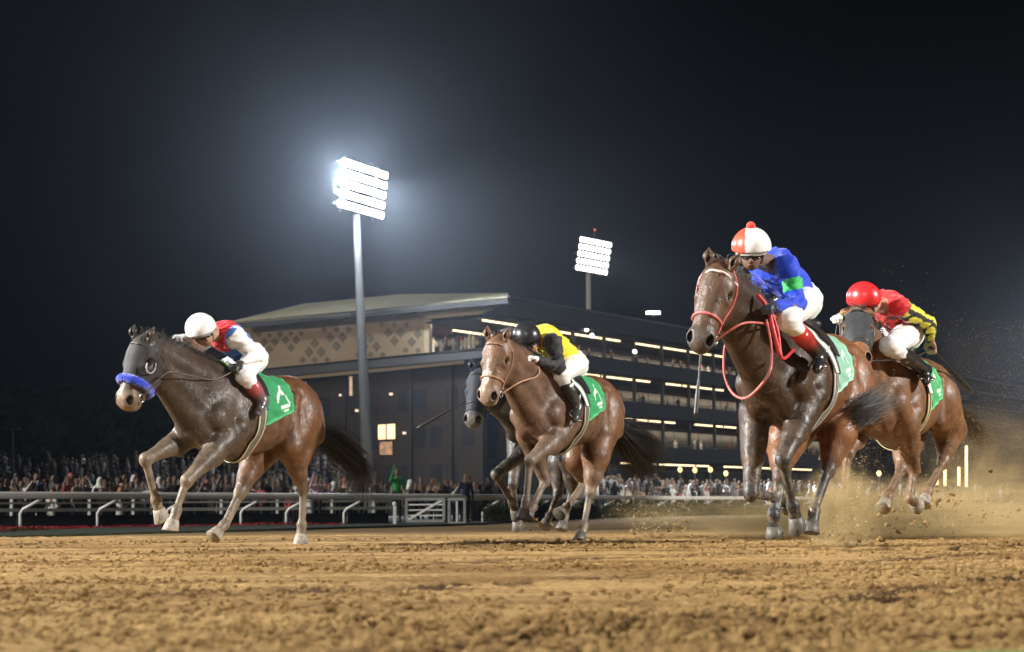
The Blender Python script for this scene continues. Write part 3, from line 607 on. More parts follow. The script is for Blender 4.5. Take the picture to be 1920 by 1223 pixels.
# ---------------------------------------------------------------- spectators
CROWDM = mat("crowd_cloth", (1, 1, 1), .8, .2, var=.15, vscale=5, vcol=True)
def crowd_mesh(name, top, legs, head, hair, pose, robe=False, scarf=False):
    skn = np.array((.22, .14, .10)); t, l_, hr = np.array(top), np.array(legs), np.array(hair); p = []
    p += [cap((0, 0, 1.30), (0, 0, 1.02), .155, .14, .05, t, flat=((1, 0, 0), .7)), cap((0, -.17, 1.40), (0, .17, 1.40), .075, .075, .06, t), cap((0, 0, 1.42), (.01, 0, 1.56), .055, .05, .03, skn), ell((.015, 0, 1.66), (.095, .078, .115), .02, skn), cap((.10, 0, 1.66), (.118, 0, 1.64), .012, .015, .01, skn)]
    p += [ell((-.02, 0, 1.70), (.10, .088, .10), .02, hr)]
    if scarf: p += [cap((-.03, 0, 1.66), (-.06, 0, 1.40), .10, .14, .04, hr), cap((-.01, .08, 1.66), (.0, .11, 1.42), .03, .05, .03, hr), cap((-.01, -.08, 1.66), (.0, -.11, 1.42), .03, .05, .03, hr)]
    if robe: p += [cap((0, 0, 1.0), (0, 0, .06), .15, .20, .05, t, flat=((1, 0, 0), .75))]
    else:
        for s in (-1, 1): p += [cap((0, s * .09, .95), (.02, s * .10, .48), .095, .065, .03, l_), cap((.02, s * .10, .48), (0, s * .10, .08), .062, .045, .02, l_), cap((0, s * .10, .05), (.13, s * .11, .04), .045, .04, .02, (.03, .03, .03))]
    for s in (-1, 1):
        up = pose == 'both' or (pose == 'left' and s > 0) or (pose == 'right' and s < 0)
        el = (.10, s * .27, 1.35) if up else (-.02, s * .25, 1.13); hn = (.28, s * .16, 1.66 if pose != 'right' else 1.86) if up else ((.20, s * .14, 1.05) if pose != 'down' else (.03, s * .26, .86))
        p += [cap((0, s * .19, 1.40), el, .058, .048, .03, t), cap(el, hn, .046, .034, .02, t), ell(hn, (.045, .04, .05), .02, skn)]
    V, F = polygonise(p, .034); C = tint_of(V, p, .02); me = link_mesh(name, V, F, CROWDM, None, True, C); return me
WHT, BLK, NVY = (.80, .80, .78), (.018, .018, .02), (.03, .045, .12)
kinds = [("white robed spectator in white headscarf", dict(top=WHT, legs=WHT, hair=WHT, pose='down', robe=True, scarf=True)), ("white robed spectator in red headscarf", dict(top=(.55, .54, .5), legs=WHT, hair=(.45, .12, .10), pose='fold', robe=True, scarf=True)),
    ("spectator in dark jacket, arms folded", dict(top=BLK, legs=BLK, hair=(.02, .015, .01), pose='fold')), ("black robed spectator", dict(top=BLK, legs=BLK, hair=BLK, pose='down', robe=True, scarf=True)),
    ("grey coated spectator holding up phone", dict(top=(.16, .16, .17), legs=BLK, hair=(.03, .02, .015), pose='right')), ("spectator in tan top with bare head", dict(top=(.30, .22, .15), legs=(.06, .06, .08), hair=(.05, .03, .02), pose='down')),
    ("pale shirted spectator raising both arms", dict(top=(.48, .47, .46), legs=(.05, .05, .06), hair=(.02, .015, .01), pose='both')), ("spectator in dull red top", dict(top=(.30, .06, .05), legs=BLK, hair=(.05, .03, .02), pose='fold')),
    ("spectator in brown coat", dict(top=(.10, .065, .045), legs=(.03, .03, .03), hair=(.02, .02, .02), pose='left')), ("spectator in dark grey suit", dict(top=(.06, .06, .07), legs=(.05, .05, .06), hair=(.06, .04, .03), pose='down'))]
protos = []
for lb, kw in kinds:
    o = crowd_mesh("person", head=None, **kw); protos.append((lb, o, [False]))
def put(i, loc, rz, where, group, scale=1.0, label=None):
    lb, o, used = protos[i]
    if not used[0]: q = o; used[0] = True
    else: q = o.copy(); COL.objects.link(q)
    q.location = loc; q.rotation_euler = (0, 0, rz); q.scale = (scale, scale, scale * 1.0); tag(q, label or ("%s %s" % (lb, where)), "person", group); return q
rr_ = random.Random(21); face_cam = -math.pi / 2 + .35
def pick(w): return rr_.choices(range(10), w)[0]
GA = "spectators in the crowd behind the near rail"
def zone(px):
    for lim, w in ((60, "at the far left edge"), (180, "right of the navy jacket"), (262, "just left of the left horse"), (360, "behind the left horse's forelegs"), (440, "between the left horse's legs"), (530, "under the left horse's belly"), (590, "behind the left horse's hindleg"), (690, "behind the left horse's tail"), (760, "near the green shirt"), (835, "behind the braced gate"), (900, "behind the narrow gate")):
        if px < lim: return w
    return "behind the chestnut horse"
x = -70; 
while x < 985:
    for row in range(3):
        if row == 2 and rr_.random() < .55: continue
        px = x + rr_.uniform(-5, 5) + row * 6; s = np.interp(px, [a[0] for a in KN], [a[2] for a in KN]); d = 3200 / s + 7 + row * 1.6 + rr_.uniform(-.5, .6)
        if abs(px - 68) < 14 and row == 0 or abs(px - 740) < 16 and row == 0 or abs(px - 872) < 12 and row == 0: continue
        p = P(px, 950, d); put(pick([4, 2, 6, 3, 4, 4, 2, 2, 4, 5]), (p[0], p[1], -.40 + row * .08 + rr_.choice((0, 0, .1, -.22, -.12))), face_cam + rr_.uniform(-.9, .9), zone(px), GA, rr_.uniform(.92, 1.07))
    x += rr_.uniform(11, 25)
GBr = "spectators in the far crowd at the right"
for k in range(52):
    px = 1092 + k * 11.5 + rr_.uniform(-5, 5); s = np.interp(px, [a[0] for a in KN], [a[2] for a in KN]); p = P(px, 940, 3200 / s + 9 + rr_.uniform(0, 9)); put(pick([8, 3, 4, 2, 2, 5, 4, 2, 2, 3]), (p[0], p[1], -.3 + rr_.uniform(0, .3)), face_cam + rr_.uniform(-.5, .5), "in far crowd " + ("beside the chestnut" if px < 1230 else "under yellow lanterns" if px < 1380 else "behind the leader" if px < 1520 else "behind the right horse"), GBr)
def special(nm, label, px, py_head, d, kw, rz=0):
    o = crowd_mesh("person", head=None, **kw); p = P(px, py_head, d); o.location = (p[0], p[1], p[2] - 1.70); o.rotation_euler = (0, 0, face_cam + rz); tag(o, label, "person", GA); return o
special("a", "spectator in a bright navy jacket leaning at the rail, far left of the crowd", 68, 893, 60, dict(top=(.03, .05, .20), legs=BLK, hair=(.16, .07, .03), pose='fold'))
special("b", "spectator in a bright green shirt raising a hand left of the braced gate", 744, 883, 60, dict(top=(.03, .28, .08), legs=BLK, hair=(.05, .04, .03), pose='right'))
special("c", "spectator in a dark navy coat and cap above the narrow gate", 873, 892, 60, dict(top=(.015, .02, .05), legs=BLK, hair=BLK, pose='down'))
special("d", "spectator in a pale pink shirt behind the rail right of the left horse", 594, 896, 60, dict(top=(.55, .35, .42), legs=BLK, hair=(.04, .03, .02), pose='right'))
# spectators on the decks
GD = "spectators standing on the grandstand decks"
for k in range(13):
    px = 812 + k * 7.6; p = on_face('L', px, 640, -3.5 - (k % 3)); put(pick([6, 3, 3, 2, 2, 2, 2, 1, 1, 2]), (p[0], p[1], 15.35), face_cam + rr_.uniform(-.5, .5), "on the corner balcony", "spectators on the corner balcony", 1.05)
for i in (1, 2, 3):
    for k in range(24):
        t = 10 + k * 3.3 + rr_.uniform(-1, 1); q = R__(t, ZS[i] + .26 + .9, -2.3 - rr_.random() * 2); put(pick([4, 2, 5, 3, 2, 3, 1, 1, 2, 4]), tuple(q), -.6 + rr_.uniform(-.6, .6), "on the %s open deck" % ("", "top", "middle", "lowest")[i], GD)
Lp("balcony_floor", [(803, 661), (940, 648), (940, 652), (803, 665)], INTER, 0, 7.5)
ORD = "first second third fourth fifth sixth seventh eighth ninth tenth eleventh twelfth thirteenth fourteenth fifteenth sixteenth".split()
byl = {}
for o in COL.objects:
    if o.get('category') == 'person' and o.parent is None: byl.setdefault(o['label'], []).append(o)
for lb, os_ in byl.items():
    if len(os_) < 2: continue
    os_.sort(key=lambda q: q.location.x / q.location.y)
    for k, q in enumerate(os_): q['label'] = lb + (", " + (("left one", "right one")[k] if len(os_) == 2 else ORD[min(k, 15)] + " from left"))
# dim far terrace on the left with its unlit crowd, hedge mass and lamp post
tg = MB()
for k in range(7): a_, b_ = P(-500, 950, 96 + k * 3), P(700, 950, 108 + k * 3); tg.prism([(a_[0], a_[1], -.34), (b_[0], b_[1], -.34), (b_[0], b_[1], .2 + k * .48), (a_[0], a_[1], .2 + k * .48)], (0, 3.0, 0))
o = tg.build("stepped_terrace", mat("terrace_concrete", (.05, .05, .052), .9, .2, var=.3, vscale=.4)); tag(o, "dark stepped terrace behind the left crowd", "terrace")
rg_ = np.random.default_rng(31); VV = []; FF = []; CC = []
srcs = []
for lb, ob, _u in protos[:8:1]:
    me = ob.data; v = np.empty(len(me.vertices) * 3); me.vertices.foreach_get("co", v); srcs.append(v)
def simple_person(c, s, rg):
    mb = MB(); mb.ico((0, 0, 1.66), (.11, .09, .13), 6, 4); mb.tube([(0, 0, .5), (0, 0, 1.1), (0, 0, 1.38), (0, 0, 1.52)], [.20, .19, .22, .06], 6); return np.array(mb.v) * s + c, mb.f
base_n = 0; cols_ = [WHT, (.4, .4, .4), BLK, (.05, .05, .06), (.2, .15, .1), (.1, .1, .12), (.3, .25, .22)]
for i in range(620):
    k = rg_.integers(0, 7); px = rg_.uniform(-300, 690); y = 96 + k * 3 + 1.5; d = np.interp(px, [-500, 700], [96, 108]) + k * 3 + 1.4; p = P(px, 950, d); v, f = simple_person(np.array([p[0], p[1], .2 + k * .48 - .55 + rg_.normal() * .16]), rg_.uniform(.8, 1.1), rg_)
    VV.append(v); FF += [tuple(q + base_n for q in x_) for x_ in f]; base_n += len(v); c = np.array(cols_[rg_.integers(0, len(cols_))]) * rg_.uniform(.05, .5); cc = np.tile(c, (len(v), 1)); cc[:20] = (.1, .065, .045); CC.append(cc)  # terrace crowd's colours scaled down to paint in its lack of light
for i in range(700):
    px = rg_.uniform(1060, 1900); s = np.interp(px, [a[0] for a in KN], [a[2] for a in KN]); p = P(px, 940, 3200 / s + 16 + rg_.uniform(0, 22)); v, f = simple_person(np.array([p[0], p[1], -.2 + rg_.uniform(0, .9)]), 1.0, rg_)
    VV.append(v); FF += [tuple(q + base_n for q in x_) for x_ in f]; base_n += len(v); c = np.array(cols_[rg_.integers(0, len(cols_))]) * .9; cc = np.tile(c, (len(v), 1)); cc[:20] = (.25, .16, .11); CC.append(cc)
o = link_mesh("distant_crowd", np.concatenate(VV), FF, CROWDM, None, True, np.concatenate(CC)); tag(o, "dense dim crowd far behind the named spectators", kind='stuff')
o = empty("lamp_post", P(24, 948, 92)); tag(o, "tall unlit twin arm lamp post at the far left edge", "lamp post")
g = MB(); g.tube([P(24, 948, 92), P(23, 803, 92)], .07); adopt(g.build("pole", MASTM), o); g = MB(); g.bar(P(12, 804, 92), P(35, 804, 92), .16, .10); adopt(g.build("lamp_arm", MASTM), o)
g = MB(); rg2 = np.random.default_rng(4)
hp_ = [(-700, 768), (-300, 752), (0, 742), (120, 737), (260, 742), (420, 762), (560, 776), (700, 800)]
tl = empty("tree_line", P(0, 950, 230)); tag(tl, "dark unlit belt of trees on the horizon at far left", "trees")
def seg_trees():
    V = []; F = []; n = 16000; rg = rg2; xs_ = rg.uniform(-700, 700, n); top = np.interp(xs_, [a[0] for a in hp_], [a[1] for a in hp_]) + 12 * (vnoise(xs_ * .045, xs_ * 0) - .5) * 2; yy = top + (948 - top) * rg.random(n) ** 1.3; d = 225 + rg.uniform(0, 14, n)
    c = np.array([P(a, b, e_) for a, b, e_ in zip(xs_, yy, d)]); A = rg.normal(size=(n, 3)); A /= np.linalg.norm(A, axis=1, keepdims=True); B = np.cross(A, rg.normal(size=(n, 3))); B /= np.linalg.norm(B, axis=1, keepdims=True)
    s = rg.uniform(.5, 1.3, n)[:, None]; return np.stack([c - A * s, c + B * s * .6, c + A * s, c - B * s * .6], 1).reshape(-1, 3), np.arange(n * 4).reshape(n, 4)
V, F = seg_trees(); adopt(link_mesh("foliage", V, F, mat("far_leaf", (.014, .034, .022), .9, .1, var=.4, vscale=.2), None, False), tl)
# lit columns and small lanterns at the right
for (x, y0, y1, lb) in ((1757, 880, 911, "shortest lit column, leftmost of the four behind the dust"), (1772, 850, 911, "second lit column from the left behind the dust"), (1798, 876, 911, "third lit column from the left behind the dust"), (1812, 836, 913, "tallest lit column, rightmost of the four behind the dust")):
    o = empty("light_column", P(x, 945, 112)); tag(o, lb, "light column"); g = MB(); g.bar(P(x, y1, 112), P(x, y0, 112), .14); adopt(g.build("tube_light", mat("column_light", (.8, .7, .4), .5, emit=(1, .78, .40), estr=2.0)), o); g = MB(); g.bar(P(x, 948, 112), P(x, y1, 112), .20); adopt(g.build("plinth", DARKB), o)
for (x, y) in ((1275, 881), (1303, 882), (1332, 881), (1361, 888), (1648, 888)):
    o = empty("lantern", P(x, y, 120)); tag(o, {1275: "yellow lantern above the far crowd, leftmost of the close three", 1303: "yellow lantern above the far crowd, middle of the close three", 1332: "yellow lantern above the far crowd, rightmost of the close three", 1361: "small yellow lantern just left of the forelegs of the leading horse", 1648: "small yellow lantern seen between the legs of the right horse"}[x], "lantern", "yellow lanterns above the far crowd"); g = MB(); g.ico((0, 0, 0), (.16, .16, .2)); g.build("globe", mat("lantern_glow", (.9, .8, .3), .5, emit=(1, .8, .3), estr=1.6), o, True); g = MB(); g.bar((0, 0, -.2), (0, 0, -float(o.location.z) - .3), .06); g.build("pole", MASTM, o)

# ---------------------------------------------------------------- haze of the floodlit night
HZ = bpy.data.materials.new("night_haze"); HZ.use_nodes = True; hn = HZ.node_tree.nodes; hn.clear(); ho = hn.new("ShaderNodeOutputMaterial"); pv = hn.new("ShaderNodeVolumePrincipled")
pv.inputs["Color"].default_value = (.76, .85, 1, 1); pv.inputs["Density"].default_value = .00022; pv.inputs["Anisotropy"].default_value = .87; HZ.node_tree.links.new(pv.outputs[0], ho.inputs["Volume"])
g = MB(); g.box(-420, 420, -90, 640, -1.5, 62); o = g.build("haze", HZ); tag(o, kind='stuff')

# ---------------------------------------------------------------- horses
COAT = mat("horse_coat", (1, 1, 1), rough=0.55, spec=0.40, var=0.38, vscale=9.0, bump=0.40, bscale=12.0, vcol='coat', sheen=0.0)
HAIR = mat("horse_hair", (1, 1, 1), rough=0.5, spec=0.5, var=0.35, vscale=30.0, vcol=True)
HORN = mat("hoof_horn", (0.30, 0.26, 0.21), rough=0.6, var=0.5, vscale=18, bump=0.3)
EYE = mat("horse_eye", (0.01, 0.006, 0.004), rough=0.05, spec=0.9, var=0.0)
METAL = mat("steel", (0.6, 0.6, 0.62), rough=0.25, metal=1.0, var=0.1)


class Frame:
    def __init__(s, px, py, depth, alpha, w0=1.60):
        """alpha: degrees the horse points towards the camera from image-left"""
        a = math.radians(alpha); s.d = np.array([-math.cos(a), -math.sin(a), 0]); s.l = np.array([-s.d[1], s.d[0], 0])
        w = P(px, py, depth); s.O = np.array([w[0], w[1], w[2] - w0]); s.rz = math.atan2(s.d[1], s.d[0])
        s.M = np.stack([s.d, s.l, np.array([0, 0, 1.0])])     # world -> local rows
    def loc(s, Xw): return s.M @ (np.array(Xw) - s.O)
    def j(s, px, py, v=None, u=None, dep=None):
        r = ray(px, py)
        if dep is not None: return s.loc(CAM + r * dep)
        n, c = (s.l, v) if v is not None else (s.d, u)
        t = (c + (s.O - CAM) @ n) / (r @ n); return s.loc(CAM + r * t)
    def depth_of(s, L): return ((s.O + s.M.T @ np.array(L)) - CAM) @ _f

def horse(name, label, h):
    """h: dict with the pose (pixels of the photograph solved on the horse's own planes) and the colours"""
    F = h['F']; root = empty(name, F.O, F.rz); tag(root, label, 'horse', 'racing horses galloping on the dirt track')
    c, dk, lg = np.array(h['coat']), np.array(h['dark']), np.array(h.get('legs', h['dark']))
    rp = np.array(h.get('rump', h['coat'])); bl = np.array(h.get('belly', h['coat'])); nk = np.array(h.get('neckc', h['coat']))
    pr = []
    A = pr.append
    # trunk
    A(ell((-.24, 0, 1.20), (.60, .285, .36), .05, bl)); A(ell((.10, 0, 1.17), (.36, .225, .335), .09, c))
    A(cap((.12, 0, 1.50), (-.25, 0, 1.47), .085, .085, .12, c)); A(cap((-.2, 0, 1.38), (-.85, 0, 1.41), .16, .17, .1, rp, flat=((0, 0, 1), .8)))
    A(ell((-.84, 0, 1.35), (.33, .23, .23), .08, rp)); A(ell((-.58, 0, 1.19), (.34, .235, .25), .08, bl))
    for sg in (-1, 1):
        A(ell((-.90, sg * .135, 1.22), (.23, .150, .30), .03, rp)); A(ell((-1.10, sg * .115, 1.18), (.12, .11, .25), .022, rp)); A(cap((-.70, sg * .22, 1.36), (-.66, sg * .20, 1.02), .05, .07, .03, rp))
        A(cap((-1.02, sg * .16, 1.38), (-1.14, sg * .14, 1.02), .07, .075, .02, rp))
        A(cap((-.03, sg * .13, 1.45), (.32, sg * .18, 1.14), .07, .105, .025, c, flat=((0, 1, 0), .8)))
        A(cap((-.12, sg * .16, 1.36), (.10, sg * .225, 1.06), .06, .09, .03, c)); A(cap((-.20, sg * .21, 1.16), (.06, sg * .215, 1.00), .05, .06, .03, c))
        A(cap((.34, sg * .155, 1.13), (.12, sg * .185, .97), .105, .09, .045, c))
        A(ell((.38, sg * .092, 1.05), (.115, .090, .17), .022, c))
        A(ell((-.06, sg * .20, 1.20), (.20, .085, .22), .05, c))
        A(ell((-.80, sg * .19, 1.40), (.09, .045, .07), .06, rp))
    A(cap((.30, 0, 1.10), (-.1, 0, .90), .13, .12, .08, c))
    # head frame
    Pl = F.j(*h['poll'], v=h.get('pv', 0.0)); dP = F.depth_of(Pl); Mz = F.loc(P(*h['muz'], dP - h['mdz']))
    a = unit(Mz - Pl); HL = h.get('hl', .565); ah = math.radians(h['hyaw'])
    lw = np.array([math.sin(ah), -math.cos(ah), 0]); lw = F.M @ lw + np.array([0, 0, h.get('hroll', 0.0)]); lat = unit(lw - (lw @ a) * a); nrm = np.cross(a, lat)
    if h.get('flip'): nrm = -nrm
    HR = np.stack([a, lat, nrm])
    hs = h.get('hs', 1.2)
    def hp(s, n, l=0.0): return Pl + a * (s * HL) + nrm * (n * hs) + lat * (l * hs)
    hd = []
    def B(p):
        if p['t'] == 'c': p['ra'] *= hs; p['rb'] *= hs
        else: p['r'] = p['r'] * np.array([1.08, hs, hs])
        p['k'] *= hs; hd.append(p)
    fc, mz = np.array(h['face']), np.array(h['muzzle'])
    B(ell(hp(.14, -.04), (.13, .088, .095), .03, fc, HR)); B(cap(hp(.12, -.01), hp(.80, -.028), .082, .05, .05, fc))
    B(cap(hp(.25, -.045), hp(.78, -.065), .090, .062, .05, fc, flat=(nrm, .9)))
    for sg in (-1, 1):
        B(ell(hp(.30, -.125, sg * .042), (.125, .052, .10), .035, fc, HR)); B(cap(hp(.22, .0, sg * .068), hp(.38, -.01, sg * .075), .026, .03, .03, fc))
        B(cap(hp(.38, -.055, sg * .078), hp(.62, -.06, sg * .05), .018, .012, .03, fc))
        B(ell(hp(.90, -.035, sg * .040), (.055, .040, .042), .022, mz, HR))
    B(cap(hp(.36, -.17), hp(.84, -.125), .060, .042, .05, fc, flat=(lat, .85))); B(ell(hp(.89, -.055), (.082, .066, .068), .03, mz, HR))
    B(ell(hp(.975, -.075), (.035, .045, .04), .03, mz, HR)); B(ell(hp(.895, -.128), (.058, .042, .036), .02, mz, HR))
    for sg in (-1, 1):
        B(ell(hp(.925, -.022, sg * .050), (.036, .020, .025), .014, np.array((.012, .009, .008)), HR, sub=True))
        B(ell(hp(.335, .000, sg * .098), (.032, .02, .024), .012, fc * .5, HR, sub=True))
    B(cap(hp(.90, -.098, -.05), hp(.99, -.098, .0), .006, .006, .01, np.array((.02, .014, .01)), sub=True)); B(cap(hp(.90, -.098, .05), hp(.99, -.098, .0), .006, .006, .01, np.array((.02, .014, .01)), sub=True))
    # neck
    nb = h.get('neckw', 1.0)
    A(cap((.16, 0, 1.30), hp(.10, -.09) - a * .02, .27 * nb, .135, .09, nk, flat=((0, 1, 0), .72)))
    A(cap((.05, 0, 1.46), hp(-.02, -.04), .12, .085, .10, nk, flat=((0, 1, 0), .6)))
    A(cap((.40, 0, 1.13), hp(.24, -.13), .19 * nb, .10, .09, nk, flat=((0, 1, 0), .8)))
    A(cap((.46, 0, 1.20), hp(.30, -.17), .06, .045, .05, nk * .8))
    for sg in (-1, 1):
        A(cap((.42, sg * .10, 1.22), hp(.20, -.12, sg * .05), .05, .045, .05, nk)); A(cap((.10, sg * .12, 1.40), hp(.05, -.06, sg * .04), .07, .05, .07, nk))
    for p in hd: A(p)
    nh0 = len(pr)
    # legs
    hooves = []; joints = {}
    for lgname, sg in (('fl', 1), ('fr', -1)):
        L = h[lgname]; kn, ft, to = [np.array(q) for q in L]
        el = np.array([.12 + h.get('el_' + lgname, 0), sg * .175, .95 + h.get('ez_' + lgname, 0)]); joints[lgname] = (el, kn, ft, to)
        fw = unit(kn - el); back = unit(np.cross(np.cross(fw, np.array([0, 1., 0])), fw))
        A(cap(el, el + (kn - el) * .55, .118, .078, .05, c)); A(cap(el + (kn - el) * .3, kn, .085, .052, .03, c * .5 + lg * .5)); A(ell(el + (kn - el) * .28 + back * .02, (.07, .06, .13), .05, c))
        A(ell(kn, (.055, .049, .064), .02, lg)); cn = unit(ft - kn)
        A(cap(kn, ft, .038, .031, .02, lg, flat=((0, 1, 0), .8))); A(cap(kn - back * .026, ft - back * .022, .016, .016, .012, lg)); A(ell(ft, (.047, .041, .048), .018, lg)); A(ell(ft - back * .03, (.02, .022, .02), .015, lg * .6)); pa = unit(to - ft)
        A(cap(ft, ft + pa * .10, .042, .043, .015, lg)); hooves.append((ft + pa * .085, to, sg))
    for lgname, sg in (('hl', 1), ('hr', -1)):
        L = h['leg_' + lgname]; st, hk, ft, to = [np.array(q) for q in L]; joints[lgname] = (st, hk, ft, to)
        hip = np.array([-.92, sg * .13, 1.22]); A(cap(hip, st, .195, .135, .06, rp)); A(cap(np.array([-1.08, sg * .11, 1.10]), hk + (st - hk) * .45, .13, .075, .06, rp))
        A(cap(st, hk + (st - hk) * .35, .13, .072, .05, rp)); A(cap(st + (hk - st) * .5, hk, .07, .053, .03, rp * .5 + lg * .5))
        A(ell(hk, (.057, .047, .066), .02, lg)); bk = unit(-(unit(st - hk) + unit(ft - hk)) + 1e-6)
        A(cap(hk + bk * .045 + unit(st - hk) * .05, hk, .026, .03, .025, lg)); A(cap(hk + unit(st - hk) * .16, hk + bk * .045 + unit(st - hk) * .05, .02, .022, .03, lg))
        A(cap(hk, ft, .041, .034, .02, lg, flat=((0, 1, 0), .8))); A(cap(hk + bk * .03, ft + bk * .03, .017, .016, .012, lg)); A(ell(ft, (.049, .042, .050), .018, lg)); pa = unit(to - ft)
        A(cap(ft, ft + pa * .10, .043, .044, .015, lg)); hooves.append((ft + pa * .085, to, sg))
    if h.get('snip'):
        def snip(V, C):
            Q = V - Pl; sx_ = (Q @ a) / HL; ln_ = (Q @ lat) / hs; nn_ = (Q @ nrm) / hs
            mk = ((np.abs(ln_ + .012) < .016 - .004 * np.sin(sx_ * 60)) & (sx_ > .52) & (sx_ < .78) & (nn_ > -.03)) | ((np.abs(sx_ - .60) < .035) & (np.abs(ln_ + .02) < .04) & (nn_ > -.03)) | ((sx_ > .86) & (sx_ < 1.2) & (nn_ < -.06) & (nn_ > -.2) & (np.abs(ln_) < .07))
            C = C.copy(); C[mk] = (.40, .34, .28); return C
        h['paint'] = snip
    if h.get('verbose'):
        for k, J in joints.items(): print(name, k, [round(float(np.linalg.norm(J[i] - J[i + 1])), 2) for i in range(3)], [tuple(np.round(q, 2)) for q in J])
        print(name, 'poll', np.round(Pl, 2), 'muz', np.round(Mz, 2), 'len', round(float(np.linalg.norm(Mz - Pl)), 2), 'O', np.round(F.O, 2))
    prev = h.get('paint'); gz = -(F.O[2])
    def dirt(V, C):
        if prev is not None: C = prev(V, C)
        lo_ = smooth(.95, .25, V[:, 2]) * .55 + smooth(.2, .6, V[:, 0]) * smooth(1.6, 1.0, V[:, 2]) * .05
        k = lo_ * smooth(.42, .62, vnoise(V[:, 0] * 26 + V[:, 1] * 31, V[:, 2] * 22 + V[:, 1] * 17) * .6 + vnoise(V[:, 0] * 71, V[:, 2] * 63 + V[:, 1] * 55) * .4)
        sp_ = (vnoise(V[:, 0] * 95 + V[:, 1] * 60, V[:, 2] * 95 - V[:, 1] * 40) > .86) * .5
        k = np.clip(np.maximum(k, sp_ * smooth(1.7, .9, V[:, 2])), 0, 1)[:, None]; return C * (1 - k) + np.array((.20, .145, .085)) * k
    ridge = dirt
    trunk = [p for p in pr]
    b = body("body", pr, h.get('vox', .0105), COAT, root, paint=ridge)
    # ears
    ear = h.get('ears', ((.0, .09), (.0, .09)))
    for sg in (-1, 1):
        e0 = hp(.03, .045, sg * .062); tilt = h.get('eart', 0.25)
        e1 = e0 + (-a * .95 + nrm * (h.get('earn', .25) + .3) + lat * sg * tilt) * .06; e2 = e0 + unit(-a * 1.0 + nrm * h.get('earn', .25) + lat * sg * tilt) * .13
        ep = [cap(e0, e1, .022, .034, .02, fc, flat=(nrm, .6)), cap(e1, e2, .033, .004, .02, fc, flat=(nrm, .6)),
              cap(e0 + nrm * .028 + (e2 - e0) * .25, e0 + nrm * .02 + (e2 - e0) * .75, .020, .006, .01, fc * .35, flat=(lat, .6), sub=True)]
        body("ear", ep, .005, COAT, root)
        mb = MB(); mb.ico((0, 0, 0), (.026, .017, .024), 12, 8); e = mb.build("eye", EYE, root, True)
        e.matrix_local = Matrix.Translation(Vector(hp(.335, -.002, sg * .083))) @ Matrix([list(r) for r in HR]).transposed().to_4x4()
    # hooves
    for (c0, t, sg) in hooves:
        ax = unit(t - c0); L = max(.05, min(np.linalg.norm(t - c0), .095)); t = c0 + ax * L
        fwd = np.array([1., 0, 0]); fwd = fwd - (fwd @ ax) * ax; fwd = unit(fwd); sd = np.cross(ax, fwd)
        V = []; Fc = []; N = 14; prof = ((0, .046, 0), (.02, .051, .0), (.6, .062, .5), (.97, .070, 1), (1.0, .067, 1))
        for (s_, r_, q) in prof:
            for k in range(N):
                an = 2 * math.pi * k / N; cf = math.cos(an)
                V.append(c0 + ax * (L * s_ + q * .022 * cf) + fwd * (r_ * cf * 1.08) + sd * (r_ * .92 * math.sin(an)))
        for i in range(len(prof) - 1):
            for k in range(N): Fc.append((i * N + k, i * N + (k + 1) % N, (i + 1) * N + (k + 1) % N, (i + 1) * N + k))
        V.append(c0 + ax * (L * .9)); m_ = len(V) - 1
        for k in range(N): Fc.append(((len(prof) - 1) * N + k, (len(prof) - 1) * N + (k + 1) % N, m_)); 
        V.append(c0); Fc += [((k + 1) % N, k, m_ + 1) for k in range(N)]
        link_mesh("hoof", V, Fc, HORN if h.get('pale_hoof', True) else mat("dark_horn", (.10, .088, .075), .5, var=.3, vscale=25), root)
    # tail
    hair_strands("tail", h['tail'], h.get('tailn', 260), h.get('tailw', .075), h.get('hairc', (.012, .011, .011)), root, h.get('tails', .35))
    # mane : short hairs along the crest
    c0 = np.array([.10, 0, 1.56]); c1 = hp(.02, .03); V = []; Fc = []; cc = []
    rg = np.random.default_rng(5)
    ts = rg.random(620); PP = snap(c0 + (c1 - c0) * ts[:, None] + np.stack([ts * 0, rg.normal(size=620) * .012, ts * 0], 1), pr, -.01, 3)
    for p in PP:
        d = np.array([-.09 + rg.normal() * .03, h.get('maneside', -1) * .05 + rg.normal() * .05, .025 + rg.normal() * .03]) ; q = [p, p + d * .5 + np.array([0, 0, .015]), p + d + np.array([0, 0, -.01])]
        v, f = tube(q, [.004, .003, .0008], 3, False); bse = len(V); V += v; Fc += [tuple(x + bse for x in y) for y in f]; cc += [np.array(h.get('hairc', (.02, .015, .012)))] * len(v)
    link_mesh("mane", V, Fc, HAIR, root, True, np.array(cc))
    return dict(root=root, pr=pr, hp=hp, hd=hd, F=F, a=a, lat=lat, nrm=nrm, HR=HR, Pl=Pl, h=h, joints=joints, trunk=pr[:nh0])

